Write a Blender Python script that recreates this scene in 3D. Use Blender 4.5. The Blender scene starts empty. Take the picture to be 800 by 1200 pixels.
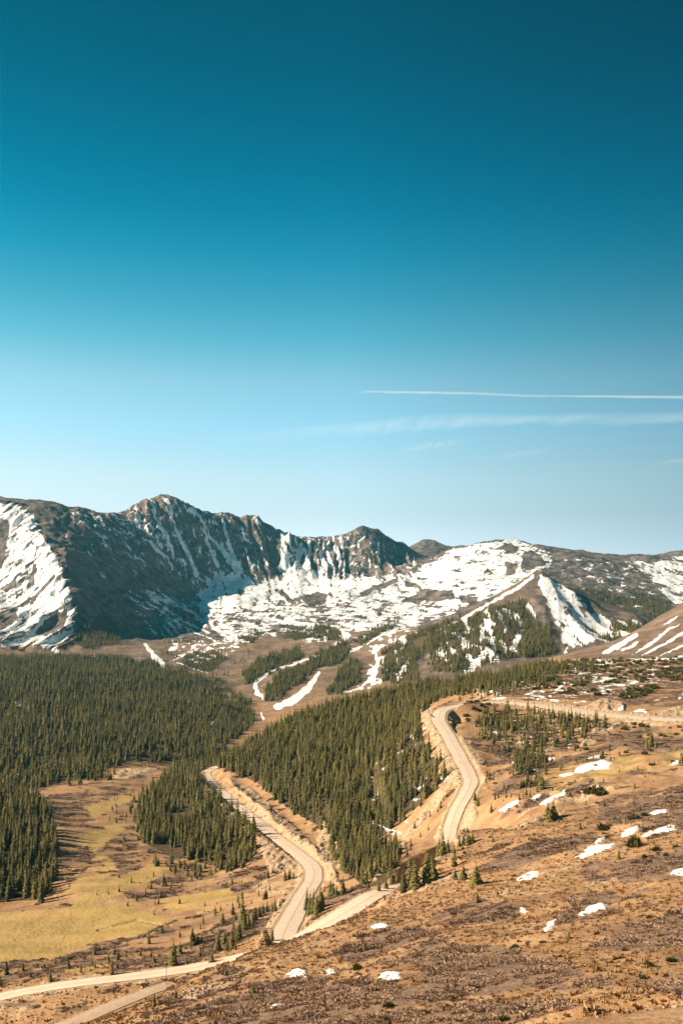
import bpy, math, random
import numpy as np
from mathutils import Vector

random.seed(7)
rng = np.random.default_rng(7)
SC = bpy.context.scene
COL = SC.collection
F = 1167.0            # focal length in photograph pixels (800 wide)
CU, CV = 400.0, 700.0  # where the level line of sight meets the picture

# ------------------------------------------------------------------ camera
cam = bpy.data.cameras.new("camera")
cam_o = bpy.data.objects.new("camera", cam)
COL.objects.link(cam_o)
cam_o.location = (0, 0, 0)
cam_o.rotation_euler = (math.radians(90), 0, 0)
cam.sensor_fit = 'VERTICAL'
cam.sensor_height = 36.0
cam.lens = 36.0 * F / 1200.0
cam.shift_y = 100.0 / 1200.0
cam.clip_start = 0.5
cam.clip_end = 200000.0
SC.camera = cam_o

# ------------------------------------------------------------------ light
SUN_EL = math.radians(29)
SUN_AZ = math.radians(-95)      # measured from the view direction, clockwise seen from above
sd = Vector((math.sin(SUN_AZ) * math.cos(SUN_EL), math.cos(SUN_AZ) * math.cos(SUN_EL), math.sin(SUN_EL)))
sun = bpy.data.lights.new("sun", 'SUN')
sun.energy = 5.0
sun.angle = math.radians(0.5)
sun.color = (1.0, 0.83, 0.62)
sun_o = bpy.data.objects.new("sun", sun)
COL.objects.link(sun_o)
sun_o.rotation_euler = sd.to_track_quat('Z', 'Y').to_euler()
sun_o.location = (0, 0, 500)

world = bpy.data.worlds.new("World")
SC.world = world
world.use_nodes = True
wn, wl = world.node_tree.nodes, world.node_tree.links
bg = wn['Background']
sky = wn.new('ShaderNodeTexSky')
sky.sky_type = 'NISHITA'
sky.sun_disc = False
sky.sun_elevation = SUN_EL
sky.sun_rotation = SUN_AZ
sky.altitude = 3600
sky.air_density = 1.0
sky.dust_density = 0.6
sky.ozone_density = 2.0
tc = wn.new('ShaderNodeTexCoord')
sx = wn.new('ShaderNodeSeparateXYZ')
wl.new(tc.outputs['Generated'], sx.inputs[0])
rp = wn.new('ShaderNodeValToRGB')
rp.color_ramp.interpolation = 'LINEAR'
SKYRAMP = [(0, (0.9253, 0.7299, 0.7613)), (0.045, (0.9164, 0.7299, 0.691)), (0.0811, (0.8897, 0.7299, 0.5856)), (0.1191, (0.9677, 0.8638, 0.6386)), (0.1689, (0.8006, 0.9623, 0.7398)), (0.2095, (0.727, 0.9504, 0.6941)), (0.249, (0.3618, 0.8431, 0.649)), (0.2873, (0.167, 0.7303, 0.5888)), (0.3242, (0.05, 0.6422, 0.5461)), (0.3598, (0.01, 0.5412, 0.4803)), (0.3938, (0, 0.4665, 0.4221)), (0.4263, (0, 0.4049, 0.3705)), (0.4692, (0, 0.3384, 0.3086)), (0.509, (0, 0.3027, 0.2714)), (1, (0, 0.2876, 0.2578))]
els = rp.color_ramp.elements
while len(els) < len(SKYRAMP):
    els.new(0.5)
for e, (p, c) in zip(els, SKYRAMP):
    e.position = p
    e.color = (*c, 1)
wl.new(sx.outputs[2], rp.inputs[0])
mx = wn.new('ShaderNodeMix')
mx.data_type = 'RGBA'; mx.blend_type = 'MULTIPLY'
mx.inputs[0].default_value = 1.0
wl.new(sky.outputs[0], mx.inputs[6])
wl.new(rp.outputs[0], mx.inputs[7])
# hand-set tint over the sky, darker towards the right
hz = wn.new('ShaderNodeValToRGB')
hm_ = wn.new('ShaderNodeMath'); hm_.operation = 'MULTIPLY_ADD'
hm_.inputs[1].default_value = 0.5; hm_.inputs[2].default_value = 0.5
wl.new(sx.outputs[0], hm_.inputs[0]); wl.new(hm_.outputs[0], hz.inputs[0])
HZR = [(0.0, (1.10, 1.10, 1.06)), (0.35, (1.14, 1.04, 0.99)), (0.5, (0.98, 0.98, 0.97)), (0.66, (0.53, 0.56, 0.58)), (0.8, (0.43, 0.455, 0.47)), (1.0, (0.43, 0.455, 0.47))]
while len(hz.color_ramp.elements) < len(HZR):
    hz.color_ramp.elements.new(0.5)
for e, (p, c) in zip(hz.color_ramp.elements, HZR):
    e.position = p; e.color = (*c, 1)
mx2 = wn.new('ShaderNodeMix')
mx2.data_type = 'RGBA'; mx2.blend_type = 'MULTIPLY'
mx2.inputs[0].default_value = 1.0
wl.new(mx.outputs[2], mx2.inputs[6])
wl.new(hz.outputs[0], mx2.inputs[7])
wl.new(mx2.outputs[2], bg.inputs['Color'])
bg.inputs['Strength'].default_value = 0.14

SC.view_settings.view_transform = 'Standard'
SC.view_settings.look = 'None'
SC.view_settings.exposure = 1.0
SC.view_settings.gamma = 1.0
SC.view_settings.use_curve_mapping = False
SC.cycles.max_bounces = 4
SC.cycles.diffuse_bounces = 2
SC.cycles.transparent_max_bounces = 12

# ------------------------------------------------------------------ numeric helpers
def _hash(ix, iy, seed):
    h = (ix.astype(np.int64) * 374761393 + iy.astype(np.int64) * 668265263 + seed * 974634721) & 0x7fffffff
    h = ((h ^ (h >> 13)) * 1274126177) & 0x7fffffff
    return (h ^ (h >> 16)) & 0x7fffffff

def perlin(x, y, seed=0):
    x0 = np.floor(x); y0 = np.floor(y)
    fx = x - x0; fy = y - y0
    ix = x0.astype(np.int64); iy = y0.astype(np.int64)
    sx_ = fx * fx * fx * (fx * (fx * 6 - 15) + 10)
    sy_ = fy * fy * fy * (fy * (fy * 6 - 15) + 10)
    def g(dx, dy):
        a = _hash(ix + dx, iy + dy, seed) * (2 * math.pi / 0x7fffffff)
        return np.cos(a) * (fx - dx) + np.sin(a) * (fy - dy)
    n0 = g(0, 0) * (1 - sx_) + g(1, 0) * sx_
    n1 = g(0, 1) * (1 - sx_) + g(1, 1) * sx_
    return (n0 * (1 - sy_) + n1 * sy_) * 1.5

def fbm(x, y, seed=0, octv=4, gain=0.5):
    t = 0; a = 1.0
    for i in range(octv):
        t = t + a * perlin(x * 2 ** i, y * 2 ** i, seed + i * 17)
        a *= gain
    return t

def ridged(x, y, seed=0, octv=3, gain=0.5):
    t = 0; a = 1.0; s = 0
    for i in range(octv):
        t = t + a * (1 - 2 * np.abs(perlin(x * 2 ** i, y * 2 ** i, seed + i * 31)))
        s += a; a *= gain
    return t / s

def sstep(a, b, x):
    t = np.clip((x - a) / (b - a), 0, 1)
    return t * t * (3 - 2 * t)

def poly_sd(px, py, poly):
    """signed distance to a closed outline, positive inside"""
    P = np.asarray(poly, float); n = len(P)
    d2 = np.full(px.shape, 1e18); ins = np.zeros(px.shape, bool)
    for i in range(n):
        ax, ay = P[i]; bx, by = P[(i + 1) % n]
        ex, ey = bx - ax, by - ay
        wx, wy = px - ax, py - ay
        t = np.clip((wx * ex + wy * ey) / (ex * ex + ey * ey + 1e-9), 0, 1)
        d2 = np.minimum(d2, (wx - t * ex) ** 2 + (wy - t * ey) ** 2)
        if ay != by:
            c = (ay > py) != (by > py)
            ins ^= c & (px < (bx - ax) * (py - ay) / (by - ay) + ax)
    return np.where(ins, 1, -1) * np.sqrt(d2)

def line_sd(px, py, pts):
    """pts: (u, v, half width); positive inside the stroke"""
    best = np.full(px.shape, -1e9)
    for (ax, ay, aw), (bx, by, bw) in zip(pts[:-1], pts[1:]):
        ex, ey = bx - ax, by - ay
        t = np.clip(((px - ax) * ex + (py - ay) * ey) / (ex * ex + ey * ey + 1e-9), 0, 1)
        d = np.hypot(px - ax - t * ex, py - ay - t * ey)
        best = np.maximum(best, aw + t * (bw - aw) - d)
    return best

# ------------------------------------------------------------------ the lie of the land
# every line: (u, v, y): a point of the land seen at photo pixel (u, v), y metres away
LINES = [
 # near slope below the view point and its lip
 [(-300,1232,60),(100,1232,60),(500,1228,60),(800,1222,60),(1100,1215,60)],
 [(-300,1262,85),(0,1255,85),(300,1245,85),(520,1232,82),(620,1202,83),(680,1183,85),(740,1174,87),(800,1163,89),(900,1150,91),(1100,1130,92)],
 [(620,1212,99),(700,1196,101),(800,1182,104),(900,1168,106),(1100,1150,108)],
 [(-200,1260,120),(100,1240,120),(300,1222,120),(400,1208,120),(500,1196,120),(600,1183,121),(700,1170,123),(800,1159,124),(900,1150,125),(1100,1130,126)],
 [(180,1205,150),(250,1190,150),(350,1172,150),(450,1160,150),(550,1141,151),(650,1126,152),(750,1112,153),(850,1100,154),(1050,1078,155)],
 [(300,1140,190),(400,1126,190),(480,1110,191),(560,1092,192),(650,1075,193),(750,1058,194),(850,1045,195),(1050,1020,196)],
 [(400,1085,240),(480,1060,242),(560,1040,243),(650,1020,244),(750,1000,245),(850,985,246),(1050,960,247)],
 # crest of the grassy nose
 [(130,1203,165),(200,1165,192),(235,1142,206),(285,1123,228),(330,1107,246),(352,1108,258),(380,1090,275),(440,1051,292),(480,1014,298),(520,989,302),(560,975,305),(650,962,310),(750,945,312),(850,930,314),(1050,905,316)],
 [(100,1215,215),(200,1188,235),(235,1162,245),(285,1140,265)],
 [(480,1040,335),(520,1010,340)],
 [(570,940,372),(650,915,392),(750,895,400),(850,880,402),(1050,860,402)],
 [(590,892,460),(650,874,470),(750,866,465),(850,860,460),(1050,850,455)],
 [(580,852,530),(640,846,515)],
 # land round the upper road
 [(512,838,522),(518,831,545),(540,826,568),(565,823,580),(600,824,572),(650,829,548),(700,836,522),(750,841,502),(800,843,490),(850,846,480),(1050,850,470)],
 [(523,985,375),(531,950,398),(545,920,420),(547,905,432),(538,885,457),(524,858,492),(512,838,522)],
 [(575,905,430),(560,870,482),(545,845,520)],
 [(560,806,650),(600,803,645),(650,800,640),(700,803,620),(750,806,600),(800,806,600),(850,806,600),(1050,806,600)],
 [(560,797,760),(600,786,770),(650,779,780),(700,776,790),(750,773,795),(800,771,800),(850,769,800),(1050,765,800)],
 [(590,792,900),(640,772,985),(700,757,1020),(740,743,1050),(770,723,1080),(800,705,1110),(850,675,1150),(950,640,1200),(1100,600,1250)],
 [(760,756,920),(800,738,950),(850,725,970)],
 [(640,792,1150),(700,778,1180),(750,762,1200),(800,742,1250),(900,700,1320),(1100,690,1350)],
 # valley floor
 [(-300,1215,255),(-100,1210,258),(0,1200,264),(60,1197,268)],
 [(-300,1185,290),(-100,1173,290),(0,1165,291),(60,1153,292),(130,1146,292),(200,1138,293),(250,1130,295),(280,1122,300),(340,1104,300)],
 [(0,1130,325),(100,1122,330),(200,1112,332),(260,1096,338),(300,1080,340)],
 [(-300,1085,370),(-100,1085,372),(0,1085,375),(100,1080,378),(200,1070,385),(250,1052,400),(300,1045,402),(345,1045,370)],
 [(90,1040,420),(150,1030,432),(200,1022,445),(250,1026,445)],
 [(80,1000,478),(130,992,492),(160,985,508)],
 [(80,960,545),(120,955,560),(155,948,580)],
 [(90,925,645),(130,917,680),(160,908,720),(175,900,765)],
 [(225,885,870),(245,870,950),(255,850,1060),(258,825,1230)],
 # road in the valley and its slopes
 [(340,1100,302),(352,1072,335),(370,1040,375),(376,1022,402),(365,1005,428),(335,982,468),(300,952,530),(270,925,600),(245,908,672),(240,902,705)],
 [(440,1047,322),(420,1060,315),(390,1078,308),(345,1103,300)],
 [(400,1050,345),(385,1062,335)],
 [(165,985,505),(200,1003,475),(250,1015,455),(300,1008,440)],
 [(180,940,620),(230,950,580),(270,975,520)],
 [(205,910,720),(190,925,680)],
 # wooded hill in the middle
 [(262,896,730),(300,866,760),(350,840,800),(400,826,812),(450,813,805),(500,803,790),(540,800,775),(560,797,760)],
 [(285,925,640),(315,945,560),(345,965,520),(378,990,455),(400,1010,425)],
 [(300,905,650),(340,915,600),(385,935,530),(400,970,470),(430,995,420),(470,990,400)],
 [(330,880,700),(400,880,640),(450,900,570),(480,920,510),(505,940,450)],
 [(400,850,730),(450,850,690),(490,860,620),(510,890,525),(525,915,450)],
 [(450,830,750),(490,830,690),(500,835,620)],
 [(460,1020,350),(490,1000,365)],
 [(262,912,800),(300,890,900),(350,870,950),(400,855,960),(500,835,950),(560,815,920)],
 [(300,850,1180),(400,828,1200),(500,815,1150),(560,805,1080)],
 # left wooded slope
 [(-300,1066,410),(-60,1064,412),(0,1060,415),(50,1053,418),(66,1020,450),(66,985,490),(58,955,540)],
 [(-300,1000,490),(-60,995,490),(0,990,490),(30,985,500)],
 [(-300,945,570),(-60,940,570),(0,938,575),(35,936,600)],
 [(-300,925,680),(-60,922,690),(0,922,690),(60,918,700),(130,911,705)],
 [(-300,868,860),(-60,866,860),(0,866,860),(100,872,865),(200,880,880)],
 [(-300,822,1090),(-60,822,1090),(0,822,1090),(100,828,1105),(200,838,1120)],
 [(-300,790,1360),(-60,790,1360),(0,790,1360),(100,793,1390),(200,802,1400),(240,812,1380)],
 [(-300,775,1640),(-60,775,1640),(0,775,1640),(60,775,1640),(120,775,1660),(180,785,1620),(230,795,1560),(258,800,1480)],
 # bottom of the runs
 [(290,838,1270),(320,829,1300),(350,820,1340),(400,806,1400),(440,802,1400),(480,797,1380),(510,792,1330)],
 [(265,775,1720),(300,800,1500),(350,790,1520),(400,778,1600),(450,775,1600)],
 [(250,752,2000),(280,756,1950),(300,772,1750),(350,764,1780),(400,758,1780),(440,752,1800)],
 [(300,748,2080),(350,742,2080),(400,742,2040),(430,740,2040),(460,738,1950)],
 # foot of the range
 [(-300,768,1850),(-60,766,1850),(0,766,1850),(60,770,1850),(88,758,1940),(130,767,1880),(180,770,1850),(220,770,1850)],
 # spur with the snow face
 [(20,586,3100),(42,602,2900),(50,622,2720),(65,645,2530),(74,665,2400),(82,690,2280),(88,718,2150),(90,746,2020)],
 [(0,640,2800),(0,700,2480),(0,742,2130)],
 [(-100,640,3000),(-100,700,2600),(-100,742,2200)],
 [(-300,640,3100),(-300,700,2700),(-300,742,2200)],
 [(40,650,2650),(45,700,2370),(48,740,2090)],
 [(-300,575,3400),(-100,580,3300),(0,579,3150),(20,585,3110),(50,590,3080),(75,594,3100),(100,594,3150),(125,597,3230),(145,597,3320),(165,587,3400),(190,581,3450),(210,584,3480),(240,598,3550),(268,600,3590),(300,603,3600),(325,622,3650),(350,629,3700),(375,627,3700),(395,626,3700),(425,616,3650),(445,622,3680),(470,636,3720),(492,652,3750)],
 # shaded flank
 [(67,650,2500),(120,650,2850),(180,650,3130),(215,655,3250)],
 [(84,700,2230),(150,700,2700),(200,700,3000),(235,697,3130)],
 [(90,742,2040),(150,740,2330),(200,736,2580),(240,724,2790)],
 # wall, bowl
 [(232,690,3150),(250,672,3290),(290,673,3330),(330,673,3380),(350,666,3420),(390,672,3400),(430,674,3390),(470,669,3450),(495,662,3520)],
 [(270,700,2950),(300,700,2950),(350,700,2950),(400,695,2950),(450,692,2950),(500,685,3050)],
 [(255,730,2550),(300,725,2550),(350,722,2550),(400,718,2600),(450,715,2600),(500,705,2700)],
 [(250,742,2250),(300,742,2240),(350,736,2280),(400,733,2300),(450,730,2280),(500,722,2400)],
 [(425,616,3650),(430,640,3530),(427,672,3375)], [(400,634,3650),(407,655,3540)], [(458,638,3700),(457,660,3590)],
 # far brown hump
 [(470,648,4400),(482,638,4420),(495,631,4450),(510,633,4450),(522,640,4420),(535,643,4400),(541,637,4380),(547,643,4350)],
 # round snowy mountain on the right
 [(515,645,3400),(530,641,3320),(560,636,3250),(590,632,3200),(605,631,3200),(622,637,3210),(640,644,3250),(670,649,3300),(700,652,3300),(740,656,3350),(770,653,3480),(800,650,3500),(900,640,3600),(1100,640,3600)],
 [(540,670,2900),(600,660,2850),(650,668,2820),(700,680,2700),(750,695,2580),(800,688,2720),(900,680,2800),(1100,680,2800)],
 [(560,692,2600),(600,682,2620),(680,694,2480),(720,708,2400),(760,720,2350),(800,714,2450),(900,710,2500),(1100,710,2500)],
 # forested shoulder before it
 [(628,672,1900),(600,688,1850),(570,706,1800),(540,722,1750),(510,738,1700),(480,753,1650)],
 [(628,672,1900),(660,686,1900),(700,706,1850),(740,722,1800),(765,736,1780),(800,760,1700)],
 [(510,745,2000),(540,732,2020),(570,718,2060),(628,692,2150),(660,700,2150),(700,716,2120),(740,730,2100),(800,740,2050)],
 [(560,750,1560),(600,730,1660),(628,712,1720),(640,722,1680),(680,730,1660),(720,745,1600)],
 [(520,776,1400),(560,780,1360),(600,770,1400),(650,764,1450),(700,754,1500),(740,750,1500)],
 [(540,802,1150),(600,797,1170)],
]
SKYLINES = [LINES[[i for i, l in enumerate(LINES) if l[0] == a][0]] for a in ((-300,575,3400), (470,648,4400), (515,645,3400))]
LINES.append([(u, v + 30, y * 1.07) for u, v, y in SKYLINES[0][::2] if u < 470])
LINES.append([(u, v + 30, y * 1.08) for u, v, y in SKYLINES[2][::2] if u > 560])
LINES.append([(u, 700, 5000) for u in range(-300, 1101, 100)])
LINES.append([(u, 702, 9000) for u in range(-300, 1101, 200)])

ctrl = []
for L in LINES:
    for i in range(len(L) - 1):
        a, b = np.array(L[i], float), np.array(L[i + 1], float)
        d = math.hypot((b[0] - a[0]) / F, math.log(b[2] / a[2]))
        n = max(1, min(6, int(d / 0.022)))
        for k in range(n):
            t = k / n
            ctrl.append((a[0] + t * (b[0] - a[0]), a[1] + t * (b[1] - a[1]), math.exp(math.log(a[2]) + t * (math.log(b[2]) - math.log(a[2])))))
    ctrl.append(tuple(map(float, L[-1])))
ctrl = np.array(ctrl)
key = np.round(np.stack([ctrl[:, 0] / 4, np.log(ctrl[:, 2]) / 0.006], 1)).astype(int)
_, ui = np.unique(key, axis=0, return_index=True)
ctrl = ctrl[np.sort(ui)]
CX, CL = ctrl[:, 0] / F, np.log(ctrl[:, 2])
D = np.hypot(CX[:, None] - CX[None], CL[:, None] - CL[None])
N = len(ctrl)
A = np.zeros((N + 1, N + 1))
A[:N, :N] = D - np.eye(N) * 0.0015
A[:N, N] = 1; A[N, :N] = 1
W = np.linalg.solve(A, np.append(ctrl[:, 1], 0))

# sampled once on a table in (u, ln y)
TU = np.arange(-300, 1101, 3.0)
TL = np.concatenate([np.linspace(math.log(60), math.log(1800), 420), np.linspace(math.log(1800), math.log(4600), 420)[1:], np.linspace(math.log(4600), math.log(9000), 12)[1:]])
TV = np.zeros((len(TL), len(TU)))
for i, l in enumerate(TL):
    TV[i] = np.hypot(TU[:, None] / F - CX[None], l - CL[None]) @ W[:N] + W[N]

def base_z(x, y):
    ys = np.maximum(y, 60.0)
    u = np.clip(CU + F * x / ys, -299, 1099)
    l = np.clip(np.log(ys), TL[0], TL[-1] - 1e-6)
    i = np.clip(np.searchsorted(TL, l) - 1, 0, len(TL) - 2)
    ft = (l - TL[i]) / (TL[i + 1] - TL[i])
    fu = (u + 300) / 3.0
    j = np.clip(fu.astype(int), 0, len(TU) - 2); fu = fu - j
    v = (TV[i, j] * (1 - fu) + TV[i, j + 1] * fu) * (1 - ft) + (TV[i + 1, j] * (1 - fu) + TV[i + 1, j + 1] * fu) * ft
    z = -(v - CV) / F * ys
    near = np.clip(y / 60.0, -3, 1)
    return np.where(y < 60, -1.9 + (z + 1.9) * near, z)

# ------------------------------------------------------------------ terrain lattice
rows = np.concatenate([np.linspace(-76, 58, 18),
    np.linspace(60, 100, 44)[:-1],
    np.exp(np.arange(math.log(100), math.log(330), 0.0046)),
    np.exp(np.arange(math.log(330), math.log(800), 0.0048)),
    np.exp(np.arange(math.log(800), math.log(1900), 0.0060)),
    np.exp(np.arange(math.log(1900), math.log(2900), 0.0026)),
    np.exp(np.arange(math.log(2900), math.log(3760), 0.0014)),
    np.exp(np.arange(math.log(3760), math.log(4700), 0.008)),
    np.exp(np.linspace(math.log(4750), math.log(9000), 8))])
cols = np.concatenate([np.linspace(-1.4, -0.42, 36)[:-1], np.linspace(-0.42, 0.42, 740), np.linspace(0.42, 1.4, 36)[1:]])
NR, NC = len(rows), len(cols)
Y = np.repeat(rows[:, None], NC, 1)
X = cols[None, :] * (Y + 80.0)
Z = base_z(X, Y)
YS = np.maximum(Y, 20.0)
U = CU + F * X / YS
V = CV - F * Z / YS          # before relief

def region(poly, y0, y1, soft=4.0):
    P = np.array(poly)
    m = (U > P[:, 0].min() - soft * 2) & (U < P[:, 0].max() + soft * 2) & (V > P[:, 1].min() - soft * 2) & (V < P[:, 1].max() + soft * 2) & (Y >= y0) & (Y <= y1)
    out = np.zeros(U.shape)
    if m.any():
        out[m] = sstep(-soft, soft, poly_sd(U[m], V[m], poly))
    return out

def stroke(pts, y0, y1, soft=1.5):
    P = np.array(pts); w = P[:, 2].max() + soft * 2
    m = (U > P[:, 0].min() - w) & (U < P[:, 0].max() + w) & (V > P[:, 1].min() - w) & (V < P[:, 1].max() + w) & (Y >= y0) & (Y <= y1)
    out = np.zeros(U.shape)
    if m.any():
        out[m] = sstep(-soft, soft, line_sd(U[m], V[m], pts))
    return out

# relief: gentle hummocks near by, gullies and ribs on the range
R0 = fbm(X / 22, Y / 22, 3, 4) * sstep(60, 120, Y) * (1 - sstep(900, 1700, Y))
hill = region([(130,1210),(235,1142),(285,1118),(352,1106),(440,1046),(520,985),(560,930),(600,850),(900,850),(900,1260),(130,1260)], 80, 520, 12)
Z += R0 * (0.35 + 0.75 * hill) * np.clip(Y / 260, 0.25, 1.3)
# long shallow terraces that run across the hillside
ter = ridged((X * 0.35 + Y) / 30 + fbm(X / 60, Y / 60, 8, 2) * 0.6, (X - Y * 0.35) / 150, 9, 2)
Z += ter * 0.9 * hill
mt = sstep(1950, 2250, Y) * (1 - sstep(4300, 4700, Y))
Z += mt * (fbm(X / 260, Y / 260, 21, 5, 0.55) * 13 + fbm(X / 40, Y / 40, 25, 3, 0.6) * 2.6)
sh = sstep(1250, 1450, Y) * (1 - sstep(2000, 2150, Y))
Z += sh * fbm(X / 120, Y / 120, 23, 4) * 5

QX = lambda k: X + k * Z
WALLS = [  # outline, y range, slant, wavelength, amplitude
 ([(150,590),(190,580),(240,597),(300,602),(335,625),(345,650),(330,675),(290,675),(250,672),(235,695),(215,670),(185,640),(160,615)], 3000, 3700, 0.42, 62, 26),
 ([(330,624),(350,629),(400,625),(412,622),(405,675),(370,680),(340,672)], 3200, 3800, 0.12, 42, 20),
 ([(398,625),(425,616),(432,640),(428,680),(395,675)], 3200, 3800, -0.18, 60, 10),
 ([(428,617),(445,622),(470,636),(492,652),(490,668),(470,675),(440,678),(430,660)], 3200, 3850, 0.18, 40, 11),
 ([(60,600),(150,596),(180,620),(215,665),(235,700),(240,730),(170,745),(100,748),(90,720),(75,660)], 2000, 3400, 0.95, 75, 13),
 ([(-300,580),(20,586),(50,622),(75,662),(90,720),(90,750),(60,772),(-300,768)], 1900, 3300, -0.75, 70, 15),
]
skv = np.interp(U, [p[0] for p in SKYLINES[0]], [p[1] for p in SKYLINES[0]])
CREST = np.where((U < 495) & (Y > 2000), sstep(-1, 16, V - skv), 1.0)
RIB = np.zeros_like(Z)
for poly, y0, y1, k, wl_, amp in WALLS:
    m = region(poly, y0, y1, 5)
    q = QX(k) + 14 * fbm(X / 90, Z / 90, 40, 2)
    r = ridged(q / wl_ + 0.37, Z / 420 + Y / 900, 41 + int(wl_), 3, 0.55) + 0.35 * perlin(q / 17, Z / 40, 71)
    RIB += m * r
    cr = ridged(q / 21, Z / 34, 83, 3, 0.6)
    Z += m * (0.28 + 0.72 * CREST) * (amp * 1.25 * (r - 0.25) + 0.34 * amp * cr)
    RIB += m * 0.35 * cr
bowl = region([(230,700),(260,672),(330,672),(400,676),(495,662),(540,642),(640,645),(640,665),(560,705),(480,735),(420,748),(300,752),(240,735)], 2100, 3500, 8)
Z += bowl * (ridged((X + 0.5 * Y) / 190, (Y - 0.4 * X) / 130, 55, 3) * 9)
front = region([(480,753),(540,722),(628,672),(700,706),(765,736),(740,752),(600,772),(520,788)], 1300, 1960, 4)
Z += front * ridged(QX(-0.1) / 95, Y / 500, 58, 2) * 14

# ------------------------------------------------------------------ roads: centre line (u, v, y, half width m)
def densify(P, step=3.0):
    pts = []
    for (u, v, y, w) in P:
        pts.append(((u - CU) * y / F, y, (CV - v) * y / F, w))
    P = np.array(pts); out = []
    n = len(P)
    for i in range(n - 1):
        p0, p1, p2, p3 = P[max(i - 1, 0)], P[i], P[i + 1], P[min(i + 2, n - 1)]
        m = max(2, int(np.hypot(*(p2 - p1)[:2]) / step))
        for k in range(m):
            t = k / m
            out.append(0.5 * ((2 * p1) + (-p0 + p2) * t + (2 * p0 - 5 * p1 + 4 * p2 - p3) * t * t + (-p0 + 3 * p1 - 3 * p2 + p3) * t ** 3))
    out.append(P[-1])
    out = np.array(out)
    for _ in range(3):
        out[1:-1, 2] = (out[:-2, 2] + 2 * out[1:-1, 2] + out[2:, 2]) / 4
    return out

ROADS = {
 'pass_road': [(980,849,472,6.0),(880,847,478,6.0),(800,843.5,488,6.0),(750,841,500,6.2),(700,836,520,6.4),(650,829,546,6.2),(610,824.5,566,5.6),(575,823,578,4.6),(548,825.5,570,3.6),(528,829,556,3.3),(516,834,536,3.5),(514,844,518,3.4),(524,860,492,3.2),(537,884,460,3.2),(548,905,434,3.1),(551,917,420,3.0),(545,931,407,2.8),(534,950,394,2.7),(528,970,384,2.6),(525,992,372,2.6),(522,1015,362,2.6),(500,1030,352,2.6),(470,1038,338,2.7),(441,1047,325,3.4),(420,1059.5,317,3.8),(392,1077,309,4.0),(365,1093,303,3.9),(340,1105,299,3.4),(310,1114,297,3.0),(282,1122,297,3.0),(245,1131,295,3.0),(200,1138.5,293.5,3.0),(150,1145,292.5,2.9),(100,1151,292,2.9),(50,1158,291.5,2.9),(15,1165,290,2.9),(-15,1172,288,2.9),(-60,1184,284,2.9),(-140,1200,278,2.9)],
 'valley_road': [(262,896.5,715,3.1),(254,899,716,3.2),(246,902.5,706,3.3),(241,907,690,3.4),(247,916,664,3.3),(262,930,622,3.2),(282,947,566,3.1),(305,966,516,3.1),(330,986,474,3.1),(352,1003,440,3.2),(366,1016,414,3.4),(367,1030,394,3.4),(358,1046,370,3.4),(348,1064,346,3.6),(338,1082,324,3.8),(331,1098,306,3.6),(330,1106,299.5,3.2)],
 'dirt_track': [(196,1154,276,1.6),(186,1158,272.5,2.0),(165,1166,266.5,2.2),(140,1176,260,2.3),(110,1188,253,2.4),(80,1200,246,2.4),(40,1216,238,2.4)],
}
ROADP = {k: densify(v) for k, v in ROADS.items()}
ROADD = np.full(Z.shape, 1e9)
for nm, P in ROADP.items():
    m = (X > P[:, 0].min() - 40) & (X < P[:, 0].max() + 40) & (Y > P[:, 1].min() - 40) & (Y < P[:, 1].max() + 40)
    xm, ym, zm = X[m], Y[m], Z[m]
    best = np.full(xm.shape, 1e9); zr = np.zeros_like(xm); wr = np.zeros_like(xm); xr = np.ones_like(xm); yr = np.ones_like(xm)
    S = P[::2] if len(P) > 60 else P
    for a, b in zip(S[:-1], S[1:]):
        ex, ey = b[0] - a[0], b[1] - a[1]
        t = np.clip(((xm - a[0]) * ex + (ym - a[1]) * ey) / (ex * ex + ey * ey + 1e-9), 0, 1)
        d = np.hypot(xm - a[0] - t * ex, ym - a[1] - t * ey)
        c = d < best
        best[c] = d[c]; xr[c] = (a[0] + t * ex)[c]; yr[c] = (a[1] + t * ey)[c]; zr[c] = (a[2] + t * (b[2] - a[2]))[c]; wr[c] = (a[3] + t * (b[3] - a[3]))[c]
    e = best - wr
    dz = zm - zr
    ur = CU + F * xr / yr
    open_ = (((ur > 548) & (yr > 455)) | ((ur > 348) & (ur < 437) & (yr < 326)) | ((ur < 272) & (yr < 298) & (zr < -95))) & (ym < yr)
    dz = np.where(open_, np.minimum(dz, -0.05 * np.maximum(e, 0)), dz)
    # flat bench, then a cut or a fill at a natural angle
    lim = np.maximum(e - 1.3, 0) * 0.85
    znew = zr - 0.16 + np.clip(dz + 0.16, -lim, lim)
    Z[m] = np.where(e < 30, znew, zm)
    ROADD[m] = np.minimum(ROADD[m], e)

V = CV - F * Z / YS

# bilinear look-up of the finished ground
def ground(x, y):
    x = np.atleast_1d(np.asarray(x, float)); y = np.atleast_1d(np.asarray(y, float))
    i = np.clip(np.searchsorted(rows, y) - 1, 0, NR - 2)
    ft = np.clip((y - rows[i]) / (rows[i + 1] - rows[i]), 0, 1)
    s = x / (y + 80.0)
    j = np.clip(np.searchsorted(cols, s) - 1, 0, NC - 2)
    fs = np.clip((s - cols[j]) / (cols[j + 1] - cols[j]), 0, 1)
    return (Z[i, j] * (1 - fs) + Z[i, j + 1] * fs) * (1 - ft) + (Z[i + 1, j] * (1 - fs) + Z[i + 1, j + 1] * fs) * ft

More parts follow.
